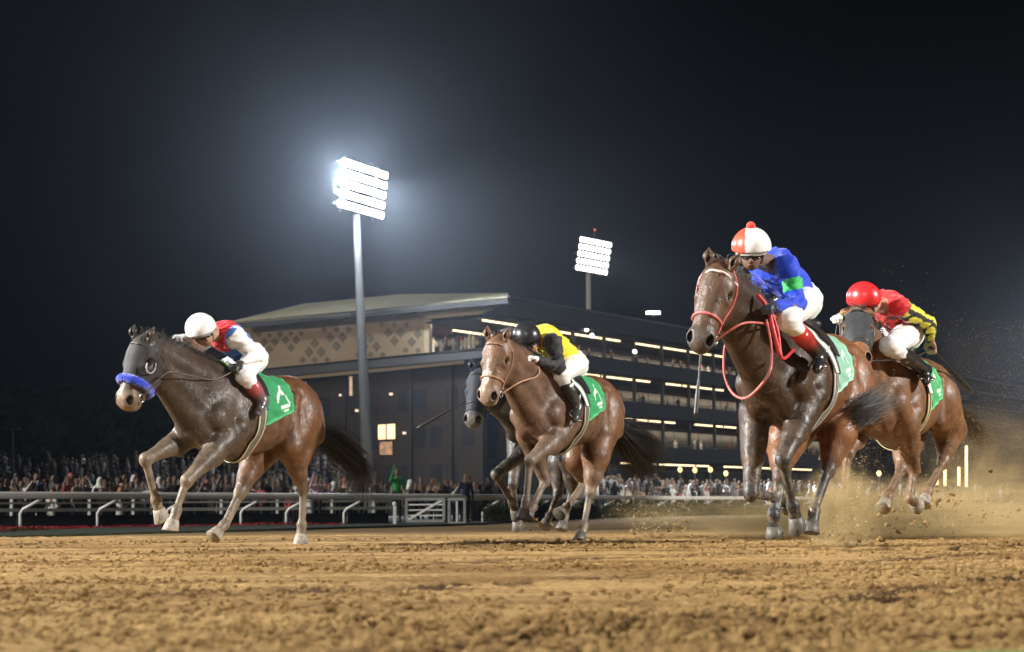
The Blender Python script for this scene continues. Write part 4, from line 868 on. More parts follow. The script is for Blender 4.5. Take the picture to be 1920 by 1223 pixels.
def hair_strands(name, guide, n, width, color, parent, spread=.35, seg=9):
    g = spline(guide, 6); g = np.array(g); m_ = len(g); V = []; Fc = []; cc = []; rg = np.random.default_rng(int(abs(guide[0][0]) * 1000) + n)
    for i in range(n):
        o = rg.normal(size=3) * width * .3; amp = rg.normal(size=3) * spread * .16; end = rg.uniform(.62, 1.0); wob = rg.normal(size=3) * .022; ph = rg.uniform(0, 6)
        pts = []
        for k in range(seg):
            t = k / (seg - 1) * end; x = t * (m_ - 1); i0 = min(int(x), m_ - 2); p = g[i0] + (g[i0 + 1] - g[i0]) * (x - i0)
            fat = (.35 + 1.3 * math.sin(min(t * 1.5, 1) * math.pi / 2)) ; pts.append(p + o * fat + amp * t * t + wob * math.sin(ph + t * 7))
        r0 = rg.uniform(.0014, .0042); v, f = tube(pts, [r0 * (1 - .75 * (k / (seg - 1)) ** 2) for k in range(seg)], 3, False)
        b = len(V); V += v; Fc += [tuple(x + b for x in y) for y in f]; cc += [np.array(color) * rg.uniform(.6, 1.9)] * len(v)
    return link_mesh(name, V, Fc, HAIR, parent, True, np.array(cc))

F1 = Frame(425, 690, 15.1, 60)
J = lambda F, l: [F.j(q[0], q[1], v=q[2]) for q in l]
H1 = horse("racehorse", "dark bay racehorse with bright blue noseband and blinkers, furthest left on the track", dict(F=F1, 
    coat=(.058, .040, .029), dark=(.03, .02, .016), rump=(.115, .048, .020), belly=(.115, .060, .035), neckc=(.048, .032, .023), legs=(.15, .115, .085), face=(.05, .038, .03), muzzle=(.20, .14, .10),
    poll=(274, 640), muz=(226, 752), mdz=.20, hyaw=64, hs=1.3, fl=J(F1, [(350, 902, .15), (331, 957, .13), (317, 1001, .12)]), fr=J(F1, [(273, 862, -.15), (292, 937, -.14), (307, 985, -.13)]),
    el_fl=.10, el_fr=.16, ez_fr=.05,
    leg_hl=J(F1, [(543, 838, .16), (569, 916, .14), (566, 984, .13), (563, 1022, .13)]), leg_hr=J(F1, [(478, 858, -.13), (449, 926, -.12), (420, 985, -.12), (394, 1013, -.12)]),
    tail=[F1.j(577, 770, v=0), F1.j(592, 800, v=0), F1.j(630, 835, v=-.05), F1.j(668, 872, v=-.1), F1.j(676, 925, v=-.1)], maneside=-1, tailn=1100, tailw=.12, tails=.34))
F2 = Frame(1035, 690, 16.4, 62)
H2 = horse("racehorse", "chestnut racehorse with white marked muzzle under the yellow and black rider, centre of the picture", dict(F=F2, 
    coat=(.110, .062, .040), dark=(.05, .03, .02), rump=(.135, .062, .030), belly=(.13, .070, .040), neckc=(.12, .065, .040), legs=(.13, .10, .08), face=(.16, .088, .052), muzzle=(.26, .19, .14),
    poll=(936, 640), muz=(909, 748), mdz=.22, hyaw=72, hs=1.3, snip=True, fl=J(F2, [(994, 864, .14), (987, 940, .12), (977, 990, .12)]), fr=J(F2, [(1022, 902, -.12), (1000, 950, -.12), (984, 974, -.12)]), el_fl=.06, el_fr=.05,
    leg_hl=J(F2, [(1117, 856, .16), (1106, 925, .14), (1095, 986, .13), (1085, 1018, .13)]), leg_hr=J(F2, [(1080, 862, -.13), (1096, 905, -.12), (1062, 952, -.12), (1040, 972, -.12)]),
    tail=[F2.j(1157, 800, v=0), F2.j(1178, 822, v=0), F2.j(1205, 850, v=-.02), F2.j(1213, 890, v=-.02)], tailn=1500, tailw=.20, tails=.34, pale_hoof=False))
F5 = Frame(1010, 706, 18.2, 62)
H5 = horse("racehorse", "near black racehorse in a blue hood half hidden behind the chestnut horse", dict(F=F5,
    coat=(.018, .016, .016), dark=(.02, .018, .018), legs=(.03, .028, .026), face=(.02, .025, .05), muzzle=(.12, .115, .11), vox=.016,
    poll=(902, 698), muz=(886, 778), mdz=.25, hyaw=80, fl=J(F5, [(930, 890, .12), (960, 942, .12), (972, 975, .12)]), fr=J(F5, [(962, 908, -.12), (968, 960, -.12), (972, 1000, -.12)]), el_fl=.1, el_fr=.05,
    leg_hl=J(F5, [(1070, 860, .15), (1072, 925, .14), (1060, 968, .13), (1052, 995, .13)]), leg_hr=J(F5, [(1050, 870, -.13), (1046, 925, -.12), (1030, 968, -.12), (1016, 996, -.12)]),
    tail=[F5.j(1112, 800, v=0), F5.j(1125, 830, v=0), F5.j(1130, 880, v=0)], tailn=120, pale_hoof=False))
F3 = Frame(1478, 604, 12.3, 60)
H3 = horse("racehorse", "dark bay racehorse in a red and white bridle, largest and leading at right", dict(F=F3, 
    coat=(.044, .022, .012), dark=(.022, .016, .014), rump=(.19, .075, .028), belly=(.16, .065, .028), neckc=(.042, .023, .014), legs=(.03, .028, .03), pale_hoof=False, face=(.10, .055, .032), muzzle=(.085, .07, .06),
    poll=(1352, 507), muz=(1312, 632), mdz=.24, hyaw=80, fl=J(F3, [(1468, 862, .14), (1487, 948, .13), (1497, 1000, .13)]), fr=J(F3, [(1408, 925, -.14), (1460, 934, -.12), (1482, 952, -.12)]), el_fl=.08, el_fr=.12, ez_fr=-.02,
    leg_hl=J(F3, [(1570, 815, .16), (1553, 882, .14), (1527, 958, .13), (1520, 1000, .13)]), leg_hr=J(F3, [(1470, 830, -.13), (1462, 895, -.12), (1450, 965, -.12), (1452, 1004, -.12)]),
    tail=[F3.j(1622, 745, v=0), F3.j(1618, 775, v=.10), F3.j(1600, 778, v=.26), F3.j(1630, 762, v=.36), F3.j(1672, 736, v=.42)], tailn=620, tailw=.085, tails=.30, hairc=(.085, .085, .09)))
F4 = Frame(1664, 655, 14.2, 59)
H4 = horse("racehorse", "bright bay racehorse in a black hood, furthest right and partly behind the leader", dict(F=F4, 
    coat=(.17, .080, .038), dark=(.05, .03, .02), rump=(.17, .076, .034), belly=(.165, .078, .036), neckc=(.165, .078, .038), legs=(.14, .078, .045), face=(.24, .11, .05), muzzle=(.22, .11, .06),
    earn=-1.1, poll=(1606, 592), muz=(1612, 664), mdz=.42, hyaw=82, fl=J(F4, [(1714, 880, .14), (1707, 935, .13), (1722, 950, .13)]), fr=J(F4, [(1590, 850, -.14), (1584, 915, -.13), (1578, 950, -.13)]), el_fl=.02, el_fr=.14,
    leg_hl=J(F4, [(1782, 805, .16), (1768, 868, .14), (1740, 920, .13), (1731, 950, .13)]), leg_hr=J(F4, [(1700, 830, -.13), (1690, 880, -.12), (1665, 930, -.12), (1655, 955, -.12)]),
    tail=[F4.j(1800, 770, v=0), F4.j(1825, 800, v=0), F4.j(1850, 850, v=-.05)], hairc=(.05, .03, .02)))

# ---------------------------------------------------------------- tack (parts of each horse)
CLOTH = mat("silk_cloth", (1, 1, 1), rough=0.62, spec=0.25, var=0.08, vscale=14, bump=0.35, bscale=9, vcol=True, sheen=0.2)
LEATHER = mat("tack_leather", (1, 1, 1), rough=0.4, spec=0.5, var=0.2, vscale=30, bump=0.15, bscale=80, vcol=True)
def tint_obj(name, V, F, material, parent, color):
    return link_mesh(name, V, F, material, parent, True, np.tile(np.array(color, float), (len(V), 1)))
def strap(name, pts, r, color, parent, n=6, material=None, sm=5):
    V, F = tube(spline(pts, sm), r, n); return tint_obj(name, V, F, material or LEATHER, parent, color)
FLEECE = mat('sheepskin', (1, 1, 1), rough=.95, spec=.05, var=.35, vscale=60, bump=1.0, bscale=90, vcol=True, sheen=.6)
def head_ring(H, s, th0, th1, n=14, n0=-.06, off=.004):
    pts = [H['hp'](s if np.isscalar(s) else s[0] + (s[1] - s[0]) * i / (n - 1), n0 + .12 * math.cos(t), .12 * math.sin(t)) for i, t in enumerate(np.linspace(th0, th1, n))]
    return list(snap(np.array(pts), H['hd'], off, 6))
def on_head(H, pts, off=.006): return list(snap(np.array([H['hp'](*p) for p in pts]), H['hd'], off, 6))

def tack(H, o):
    root, pr, F, hp = H['root'], H['trunk'], H['F'], H['hp']
    nU, nP = 46, 64
    # saddlecloth with its printed emblem
    sU = np.linspace(0, 1, nU)[:, None] * np.ones((1, nP)); sP = np.ones((nU, 1)) * np.linspace(-1, 1, nP)[None, :]
    lo, hi = o.get('cloth_phi', (2.0, 1.52)); ph = sP * (lo + (hi - lo) * sU)
    u = o.get('cu', (-.10, -.64)); U = u[0] + (u[1] - u[0]) * sU - .10 * np.abs(sP) * (1 - sU)
    G = drape(pr, U, ph, 1.22, .016); G = G + (np.sin(U * 34 + np.abs(ph) * 5) * .006 + np.sin(ph * 19 + U * 8) * .004)[..., None] * np.stack([U * 0, np.sin(ph), np.cos(ph)], -1)
    base = np.array(o['cloth']); C = np.tile(base, (nU, nP, 1)); a = np.abs(sP)
    em = ((np.abs((sU - .78) * 1.3 - (a - .62)) < .028) & (a > .45) & (a < .8)) | ((np.abs((sU - .52) + (a - .62) * .9) < .045) & (a > .42) & (a < .72)) | ((sU > .55) & (sU < .88) & (a > .80) & (a < .85)) | ((sU > .6) & (sU < .8) & (a > .88) & (a < .915)) | ((np.abs(sU - .66) < .06) & (np.abs(a - .56) < .05))
    C[em] = (.75, .82, .76); C[(a > .965) | (sU > .97)] = base * 1.5 + .03
    sheet("saddlecloth", G, .006, CLOTH, root, C)
    # pad in front of and under the saddle
    def band(name, ucen, wid, p0, p1, off, th, cols, material=CLOTH, nu=8, np_=60):
        t = np.linspace(-1, 1, nu)[:, None] * np.ones((1, np_)); p = np.ones((nu, 1)) * np.linspace(p0, p1, np_)[None, :]
        U = ucen(p) + t * (wid(p) if callable(wid) else wid); Gb = drape(pr, U, p, 1.22, off)
        Cb = np.zeros((nu, np_, 3)); k = len(cols)
        for i in range(nu): Cb[i] = cols[min(int((i + .5) / nu * k), k - 1)]
        return sheet(name, Gb, th, material, root, Cb)
    pc = o.get('pad', ((.02, .02, .02), (.75, .75, .7), (.75, .75, .7), (.75, .75, .7), (.05, .1, .07)))
    band("saddle_pad", lambda p: .07 - .085 * np.abs(p) ** 1.15 * 1.5, lambda p: .09 - .02 * np.abs(p), -1.55, 1.55, .020, .008, pc, nu=12)
    gc = o.get('girth', ((.62, .55, .36), (.10, .10, .095), (.13, .13, .12), (.10, .10, .095), (.62, .55, .36)))
    gu = o.get('gu', -.13)
    band("girth", lambda p: gu + 0 * p, .05, 1.2, 2 * math.pi - 1.2, .012, .007, gc, LEATHER, nu=11, np_=70)
    band("saddle_flap", lambda p: -.20 + .05 * np.cos(p) + 0 * p, lambda p: .085 - .02 * np.abs(p), -1.15, 1.15, .030, .008, (o.get('flap', (.02, .02, .02)),), LEATHER)
    z = 1.60
    body("saddle_seat", [cap((-.06, 0, z), (-.40, 0, z + .01), .045, .055, .03, (.02, .02, .02), flat=((0, 1, 0), 1.6)), ell((-.42, 0, z + .02), (.05, .10, .03), .03, (.02, .02, .02))], .012, LEATHER, root)
    # bridle
    br, rc = o['bridle'], o.get('rein', o['bridle']); R = o.get('br', .010)
    def add_ring(nm, s, a0, a1, n0, r, col, off=.004):
        V, Fc = tube(spline(head_ring(H, s, a0, a1, 18, n0, off), 3), r, 10); V = np.array(V); V = V + RNG.normal(size=V.shape) * (.0035 if r > .03 else 0); tint_obj(nm, V, Fc, FLEECE if r > .03 else LEATHER, root, col)
    add_ring("noseband", .66, -math.pi, math.pi, -.06, o.get('nbr', R), o.get('noseband', br), o.get('nboff', .004))
    for sg in (-1, 1):
        pts = on_head(H, [(.0, .02, sg * .05), (.14, -.03, sg * .09), (.34, -.08, sg * .11), (.55, -.09, sg * .09), (.80, -.095, sg * .06)]); strap("cheekpiece", pts, R * .8, br, root)
        strap("throatlatch", on_head(H, [(.0, .02, sg * .06), (.12, -.08, sg * .12), (.26, -.20, sg * .08), (.34, -.28, sg * .02)], .008), R * .6, br, root)
        c = snap(np.array([hp(.82, -.09, sg * .07)]), H['hd'], .012, 5)[0]
        ring = [c + H['a'] * (.034 * math.cos(t)) + H['nrm'] * (.034 * math.sin(t)) for t in np.linspace(0, 2 * math.pi, 13)]
        V, Fc = tube(ring, .005, 5); link_mesh("bit_ring", V, Fc, METAL, root)
        hand = o['hands'][0 if sg > 0 else 1]
        mid = (np.array(c) + hand) / 2 + np.array([0, sg * .06, o.get('sag', -.03)])
        if o.get('taut'): mid = (np.array(c) * .5 + hand * .5)
        rp = [c, mid, hand] if not o.get('reinpts') or sg < 0 else [c] + o['reinpts'] + [hand]
        strap("rein", rp, o.get('rr', .006), rc, root, sm=10)
    strap("browband", on_head(H, [(.13, -.03, -.10), (.13, .08, -.05), (.13, .09, 0), (.13, .08, .05), (.13, -.03, .10)], .007), R * .9, o.get('brow', br), root)
    if o.get('loop'): strap("hanging_rein", o['loop'], .009, o.get('loopc', rc), root, sm=8)
    if o.get('hood'):
        hc, (s0, s1) = o['hood'], o.get('hood_s', (-.02, .60)); hpv = H['hd']
        body("hood", hpv, .010, CLOTH, root, infl=.007, clip=lambda X: np.maximum.reduce([(((X - H['Pl']) @ H['a']) - s1 * .65), -(((X - H['Pl']) @ H['a']) - s0 * .65)] + [o.get('eyer', .045) - np.linalg.norm(X - hp(.335, -.01, q * .098), axis=-1) for q in (-1, 1)] + [.07 - np.linalg.norm((X - hp(-.02, .05, q * .07)) , axis=-1) for q in (-1, 1)]), paint=lambda V, C: np.tile(np.array(hc), (len(V), 1)))
    if o.get('cups'):
        c = hp(.37, -.01, .098)
        ring = [c + H['a'] * (.060 * math.cos(t)) + H['nrm'] * (.055 * math.sin(t)) + H['lat'] * .022 for t in np.linspace(-2.4, 1.6, 12)]
        strap("blinker_cup", ring, .0055, (.45, .46, .5), root, sm=2)

# ---------------------------------------------------------------- riders
SKIN = mat("skin", (1, 1, 1), rough=0.5, spec=0.4, var=0.06, vscale=40, vcol=True)
SHELL = mat("helmet_silk", (1, 1, 1), rough=0.32, spec=0.5, var=0.03, vscale=20, vcol=True, bump=.05, bscale=30)
BOOT = mat("boot_leather", (1, 1, 1), rough=0.28, spec=0.6, var=0.15, vscale=30, vcol=True)
LENS = mat("goggle_lens", (.015, .017, .02), rough=0.08, spec=0.9, var=0.0)
def wrinkle(amp, seed):
    def f(X):
        a = vnoise(X[..., 0] * 24 + X[..., 2] * 16 + seed, X[..., 1] * 24 - X[..., 2] * 16); b = vnoise(X[..., 2] * 42 + X[..., 0] * 9 + seed * 3, X[..., 1] * 30 + X[..., 0] * 14)
        return amp * (a - .5) + amp * .7 * (b - .5)
    return f
def rider(label, F, j, o):
    """j: joints in the horse's frame; the person is an object of its own, seated in the stirrups"""
    base = F.O + F.M.T @ np.array((j['hipL'] + j['hipR']) / 2); root = empty("person", base, F.rz); tag(root, label, "person", "jockeys riding the race")
    off = (j['hipL'] + j['hipR']) / 2; Q = {k: np.array(v) - off for k, v in j.items()}
    sk = np.array(o.get('skin', (.42, .24, .16)))
    f = F.M @ unit(R_ * o['face'][0] - U_ * o['face'][1] - _f * o['face'][2]); upw = F.M @ unit(R_ * o['up'][0] - U_ * o['up'][1] - _f * o['up'][2])
    up = unit(upw - (upw @ f) * f); lt = np.cross(up, f); HR = np.stack([f, lt, up]); hc = Q['head']
    shm = (Q['shL'] + Q['shR']) / 2; hpm = np.zeros(3); sh_ax = unit(Q['shL'] - Q['shR']); sp = unit(shm - hpm); bk = unit(np.cross(sp, sh_ax))
    if bk[2] < 0: bk = -bk
    nb = shm + sp * .03 + bk * .0
    b = [ell(hc - up * .01, (.092, .074, .10), .03, sk, HR), ell(hc + f * .035 - up * .075, (.055, .05, .05), .04, sk, HR), cap(hc + f * .09 - up * .02, hc + f * .112 - up * .048, .010, .015, .012, sk * .95),
         cap(hc + f * .092 - up * .083 + lt * .018, hc + f * .092 - up * .083 - lt * .018, .006, .006, .006, np.array((.25, .09, .07))), cap(hc - up * .05 - f * .02, nb, .056, .065, .03, sk)]
    for s in (-1, 1):
        b.append(ell(hc + lt * s * .076 - f * .005 - up * .03, (.018, .010, .03), .01, sk, HR)); b.append(ell(hc + f * .082 + lt * s * .03 - up * .012, (.012, .014, .012), .01, sk * .7, HR))
    b += [cap(shm - sp * .03, hpm + sp * .08, .135, .115, .06, sk, flat=(bk, .78)), cap(Q['shL'] - sh_ax * .03, Q['shR'] + sh_ax * .03, .07, .07, .05, sk), ell(hpm, (.13, .13, .12), .05, sk)]
    hand_tip = {}
    for S_ in 'LR':
        s = 1 if S_ == 'L' else -1
        b += [cap(Q['sh' + S_], Q['el' + S_], .058, .044, .03, sk), cap(Q['el' + S_], Q['wr' + S_], .045, .029, .02, sk)]
        b += [cap(Q['hip' + S_], Q['kn' + S_], .098, .066, .05, sk), cap(Q['kn' + S_], Q['an' + S_], .062, .040, .03, sk), cap(Q['an' + S_], Q['to' + S_], .038, .034, .02, sk)]
        # hand: palm, four curled fingers of unequal length, thumb from the side
        w = Q['wr' + S_]; d = unit(w - Q['el' + S_]); sd = unit(np.cross(d, np.array([0, 0, 1.]))); nn = np.cross(sd, d); gl = np.array(o['glove' + S_]); g = []
        pm = w + d * .05; g.append(ell(pm, (.045, .040, .018), .015, gl, np.stack([d, sd, nn])))
        for q, Lf in zip((-.030, -.010, .010, .030), (.030, .036, .034, .026)):
            k0 = w + d * .088 + sd * q; k1 = k0 + d * Lf * .8 - nn * .016; k2 = k1 - nn * .026 - d * .008; k3 = k2 - d * .022 + nn * .004
            g += [cap(pm + sd * q * .8, k0, .011, .0105, .006, gl), cap(k0, k1, .0105, .0095, .004, gl), cap(k1, k2, .0095, .009, .004, gl), cap(k2, k3, .009, .008, .004, gl)]
        t0 = w + d * .03 - sd * s * .036; t1 = t0 + d * .034 - sd * s * .016 - nn * .012; t2 = t1 + d * .020 + sd * s * .014 - nn * .012
        g += [cap(t0, t1, .013, .011, .008, gl), cap(t1, t2, .011, .009, .004, gl)]; hand_tip[S_] = w + d * .08 - nn * .02
        b += g
        gb = [cap(w - d * .05, w, .033, .031, .01, gl)] + g
        body("glove", gb, .0055, LEATHER, root, infl=.002)
    body("body", b, .0105, SKIN, root)
    # silks
    jc = [np.array(o.get('torso')), np.array(o.get('sleeve', o.get('torso')))]; sk_ = jc[1]
    jr = [cap(shm - sp * .02, hpm + sp * .12, .155, .135, .06, jc[0], flat=(bk, .85)), cap(Q['shL'] - sh_ax * .03, Q['shR'] + sh_ax * .03, .085, .085, .06, jc[0]), cap(shm, nb, .08, .066, .04, jc[0]), cap(shm + bk * .03 - sp * .04, hpm + bk * .03 + sp * .16, .11, .11, .06, jc[0])]
    for S_ in 'LR': jr += [cap(Q['sh' + S_], Q['el' + S_], .076, .062, .04, sk_), cap(Q['el' + S_], Q['wr' + S_] - unit(Q['wr' + S_] - Q['el' + S_]) * .035, .062, .038, .025, sk_)]
    ctx = dict(Q=Q, shm=shm, hpm=hpm, sp=sp, ax=sh_ax, bk=bk, nb=nb, f=f, up=up, lt=lt, hc=hc)
    body("jersey", jr, .0085, CLOTH, root, paint=(lambda V, C: o['silks'](V, C, ctx)) if o.get('silks') else None, rough=wrinkle(.021, 3 + len(label)))
    bc = np.array(o.get('breeches', (.78, .78, .80))); bp = [ell(hpm - sp * .01, (.155, .155, .145), .06, bc), cap(hpm, hpm + sp * .11, .13, .13, .05, bc, flat=(bk, .9))]
    for S_ in 'LR':
        k = Q['kn' + S_]; an = Q['an' + S_]; bp += [cap(Q['hip' + S_], k, .112, .078, .05, bc), cap(k, k + (an - k) * .38, .076, .062, .03, bc)]
    body("breeches", bp, .0095, CLOTH, root, rough=wrinkle(.014, 9))
    for S_ in 'LR':
        k, an, to = Q['kn' + S_], Q['an' + S_], Q['to' + S_]; c1 = np.array(o.get('boot', (.02, .02, .022))); c2 = np.array(o.get('cuff', c1)); k2 = k + (an - k) * .30
        fd = unit(to - an); heel = an - fd * .03 - np.array([0, 0, .035])
        body("boot", [cap(k2, k2 + (an - k2) * .35, .066, .062, .02, c2), cap(k2 + (an - k2) * .32, an, .062, .046, .02, c1), cap(an, to, .044, .034, .03, c1), cap(heel, an, .035, .04, .02, c1), cap(to, to + fd * .03, .034, .026, .02, c1)], .0085, BOOT, root)
    # helmet
    hcol = np.array(o['helmet']); cz = hc + up * .025 - f * .008
    hb = [ell(cz, (.150, .136, .140), .02, hcol, HR)]
    body("helmet", hb, .0085, SHELL, root, clip=lambda X: -((X - cz) @ up) - .018 + .35 * ((X - cz) @ f) * 0, paint=(lambda V, C: o['hpaint'](V, C, ctx)) if o.get('hpaint') else None)
    pk = []; 
    G = np.array([[cz - up * .012 + f * (.10 + .045 * t - .09 * abs(s) ** 2) + lt * (s * .105) - up * (.018 * t + .01 * abs(s)) for s in np.linspace(-1, 1, 13)] for t in np.linspace(0, 1, 4)])
    sheet("helmet_peak", G, .006, SHELL, root, np.tile(np.array(o.get('peak', hcol * .8)), (4, 13, 1)))
    gg = np.array([[hc + f * (.098 * math.cos(t) + .014) + lt * (.082 * math.sin(t)) + up * z for t in np.linspace(-1.15, 1.15, 13)] for z in (-.036, -.02, .0, .012)])
    sheet("goggles", gg, .010, LENS, root)
    strap("goggle_strap", [hc + f * (.10 * math.cos(t)) + lt * (.088 * math.sin(t)) - up * .012 for t in np.linspace(1.1, 6.2832 - 1.1, 12)], .008, (.03, .03, .03), root, sm=2)
    strap("chin_strap", [hc + lt * .082 + up * .0, hc + lt * .070 + f * .03 - up * .07, hc + f * .05 - up * .125, hc - lt * .070 + f * .03 - up * .07, hc - lt * .082 + up * .0], .006, (.03, .03, .03), root, sm=3)
    if o.get('pompom'):
        mb = MB(); c = hc + up * .175 - f * .0; mb.ico(c, (.032, .032, .030), 12, 8); tint_obj("pompom", mb.v, mb.f, CLOTH, root, o['pompom'])
    # stirrup iron under the near foot belongs to the rider's horse
    return dict(root=root, Q=Q, off=off, hand=hand_tip, F=F)
def stirrup(H, R_d, S_):
    Fr = H['F']; to = R_d['Q']['to' + S_] + R_d['off']; an = R_d['Q']['an' + S_] + R_d['off']; c = to * .75 + an * .25; top = np.array([-.12, .26 * (1 if S_ == 'L' else -1), 1.42])
    d = unit(top - c); sx_ = unit(np.cross(d, to - an)); pts = [c - d * .045 - sx_ * .055, c + d * .02 - sx_ * .06, c + d * .09, c + d * .02 + sx_ * .06, c - d * .045 + sx_ * .055, c - d * .045 - sx_ * .055]
    V, Fc = tube(spline(pts, 4), .007, 5); link_mesh("stirrup", V, Fc, METAL, H['root'])
    strap("stirrup_leather", [c + d * .09, (c + d * .09 + top) / 2, top], .010, (.6, .58, .5), H['root'])
def whip(label, a, b, k=1.0):
    V, Fc = tube(spline([a, np.array(a) * .5 + np.array(b) * .5, b], 6), [q * k for q in list(np.linspace(.010, .006, 7)) + [.012, .015, .015, .015, .015, .013]], 7)
    o = tint_obj("whip", V, Fc, LEATHER, None, (.012, .012, .012)); tag(o, label, "whip"); return o

def world(F, L): return F.O + F.M.T @ np.array(L, float)
def joints(F, d):
    out = {}
    for k, v in d.items(): out[k] = F.j(v[0], v[1], v=v[2])
    return out
def bones(nm, j):
    L = lambda a, b: round(float(np.linalg.norm(j[a] - j[b])), 2)
    print("BONES", nm, {a + b: L(a, b) for a, b in (('shL', 'elL'), ('elL', 'wrL'), ('shR', 'elR'), ('elR', 'wrR'), ('hipL', 'knL'), ('knL', 'anL'), ('anL', 'toL'), ('shL', 'hipL'), ('shL', 'shR'), ('head', 'shL'))}, {k: tuple(np.round(v, 2)) for k, v in j.items()})

WHITE = (.80, .80, .82)
# rider of the left horse: white cap and sleeves, blue silks with a red yoke
j1 = joints(F1, dict(head=(379, 622, .02), shL=(441, 630, .17), shR=(400, 628, -.17), elL=(482, 668, .24), wrL=(451, 684, .24), elR=(370, 650, -.25), wrR=(341, 634, -.10),
    hipL=(476, 674, .12), hipR=(462, 668, -.12), knL=(458, 702, .27), anL=(494, 752, .34), toL=(486, 772, .36), knR=(425, 690, -.24), anR=(450, 742, -.27), toR=(438, 758, -.28)))
bones('1', j1)
def silks1(V, C, c):
    t = (V - c['shm']) @ c['sp']; fr = np.linalg.norm(V - c['Q']['elL'], axis=1); d = np.minimum(prim_d(cap(c['Q']['shL'] * .9 + c['Q']['elL'] * .1, c['Q']['elL'], .06, .06), V), prim_d(cap(c['Q']['elL'], c['Q']['wrL'], .06, .04), V))
    d = np.minimum(d, prim_d(cap(c['Q']['shR'] * .9 + c['Q']['elR'] * .1, c['Q']['elR'], .06, .06), V)); d = np.minimum(d, prim_d(cap(c['Q']['elR'], c['Q']['wrR'], .06, .04), V))
    C = np.tile(np.array((.06, .17, .50)), (len(V), 1)); C[np.linalg.norm(V - c['nb'], axis=1) < .165] = (.55, .012, .02)
    C[d < .045] = (.80, .80, .82); return C
rider1 = rider("jockey in white cap and white sleeves crouching over the furthest left horse", F1, j1, dict(face=(.42, .22, .86), up=(-.30, -.88, .26), torso=(.06, .17, .50), sleeve=WHITE, silks=silks1,
    helmet=(.82, .82, .83), gloveL=(.05, .045, .045), gloveR=(.5, .5, .5), cuff=(.60, .07, .10), boot=(.10, .09, .09)))
tack(H1, dict(cloth=(.025, .27, .10), bridle=(.055, .045, .04), rein=(.13, .10, .09), noseband=(.012, .05, .60), nbr=.038, nboff=.012, R=.009, cups=True, hood=(.030, .028, .030), hood_s=(-.04, .60), eyer=.045,
    hands=(rider1['hand']['L'] + rider1['off'], rider1['hand']['R'] + rider1['off']), pad=((.015, .015, .02), (.15, .20, .40), (.35, .42, .6), (.4, .45, .2), (.06, .2, .08)),
    reinpts=[F1.j(312, 700, v=.17), F1.j(350, 703, v=.19), F1.j(400, 712, v=.18)]))
for s_ in 'LR': stirrup(H1, rider1, s_)

# rider of the chestnut
j2 = joints(F2, dict(head=(989, 637, .0), shL=(1038, 643, .18), shR=(1003, 630, -.16), elL=(1048, 690, .25), wrL=(1004, 674, .14), elR=(985, 668, -.25), wrR=(975, 664, -.10),
    hipL=(1078, 684, .12), hipR=(1068, 682, -.12), knL=(1052, 702, .24), anL=(1084, 764, .33), toL=(1079, 784, .35), knR=(1022, 700, -.24), anR=(1045, 750, -.27), toR=(1035, 768, -.28)))
bones('2', j2)
def silks2(V, C, c):
    C = np.tile(np.array((.80, .66, .03)), (len(V), 1)); d = 9
    for S_ in 'LR':
        Q = c['Q']; d = np.minimum(d, prim_d(cap(Q['sh' + S_], Q['el' + S_], .06, .055), V)); d = np.minimum(d, prim_d(cap(Q['el' + S_], Q['wr' + S_], .055, .04), V))
    C[d < .048] = (.03, .03, .035); t = (V - c['hpm']) @ c['sp']; C[t < .10] = (.02, .02, .02); return C
rider2 = rider("jockey in yellow and black silks with a black cap crouching on the chestnut horse", F2, j2, dict(face=(.40, .22, .86), up=(-.25, -.92, .28), torso=(.8, .66, .03), sleeve=(.03, .03, .035), silks=silks2,
    helmet=(.02, .02, .024), gloveL=WHITE, gloveR=WHITE, boot=(.05, .045, .045), cuff=(.02, .02, .025)))
tack(H2, dict(cloth=(.02, .30, .10), bridle=(.30, .17, .11), rein=(.45, .27, .18), noseband=(.35, .2, .13), R=.007, rr=.008, hands=(rider2['hand']['L'] + rider2['off'], rider2['hand']['R'] + rider2['off']),
    reinpts=[F2.j(975, 717, v=.16), F2.j(1006, 706, v=.17), F2.j(1010, 690, v=.15)], pad=((.02, .02, .02), (.03, .08, .05), (.75, .75, .7), (.8, .8, .78), (.06, .1, .08))))
for s_ in 'LR': stirrup(H2, rider2, s_)

# rider of the dark horse half hidden by the chestnut
j5 = joints(F5, dict(head=(956, 644, .0), shL=(985, 655, .18), shR=(955, 650, -.16), elL=(985, 700, .25), wrL=(955, 700, .12), elR=(945, 700, -.27), wrR=(917, 722, -.16),
    hipL=(1040, 690, .12), hipR=(1030, 688, -.12), knL=(1015, 712, .24), anL=(1045, 765, .27), toL=(1040, 780, .29), knR=(990, 708, -.24), anR=(1010, 760, -.27), toR=(1000, 775, -.28)))
rider5 = rider("jockey with a dark striped cap almost hidden behind the head of the chestnut horse", F5, j5, dict(face=(.0, .6, .8), up=(-.1, -.75, .62), torso=(.05, .06, .08), sleeve=(.04, .045, .05),
    helmet=(.05, .06, .07), gloveL=(.03, .03, .03), gloveR=(.03, .03, .03), hpaint=lambda V, C, c: np.where((np.abs(((V - c['hc']) @ c['lt'] * 26) % 1 - .5) < .12)[:, None], np.array((.12, .14, .17)), C)))
tack(H5, dict(cloth=(.02, .27, .10), bridle=(.02, .02, .022), noseband=(.02, .02, .02), hands=(rider5['hand']['L'] + rider5['off'], rider5['hand']['R'] + rider5['off']), hood=(.012, .016, .03), hood_s=(-.02, .70), eyer=.03))
whip("thin black whip pointing down left in front of the dark grandstand wall", world(F5, rider5['hand']['R'] + rider5['off']), P(783, 803, 17.5))

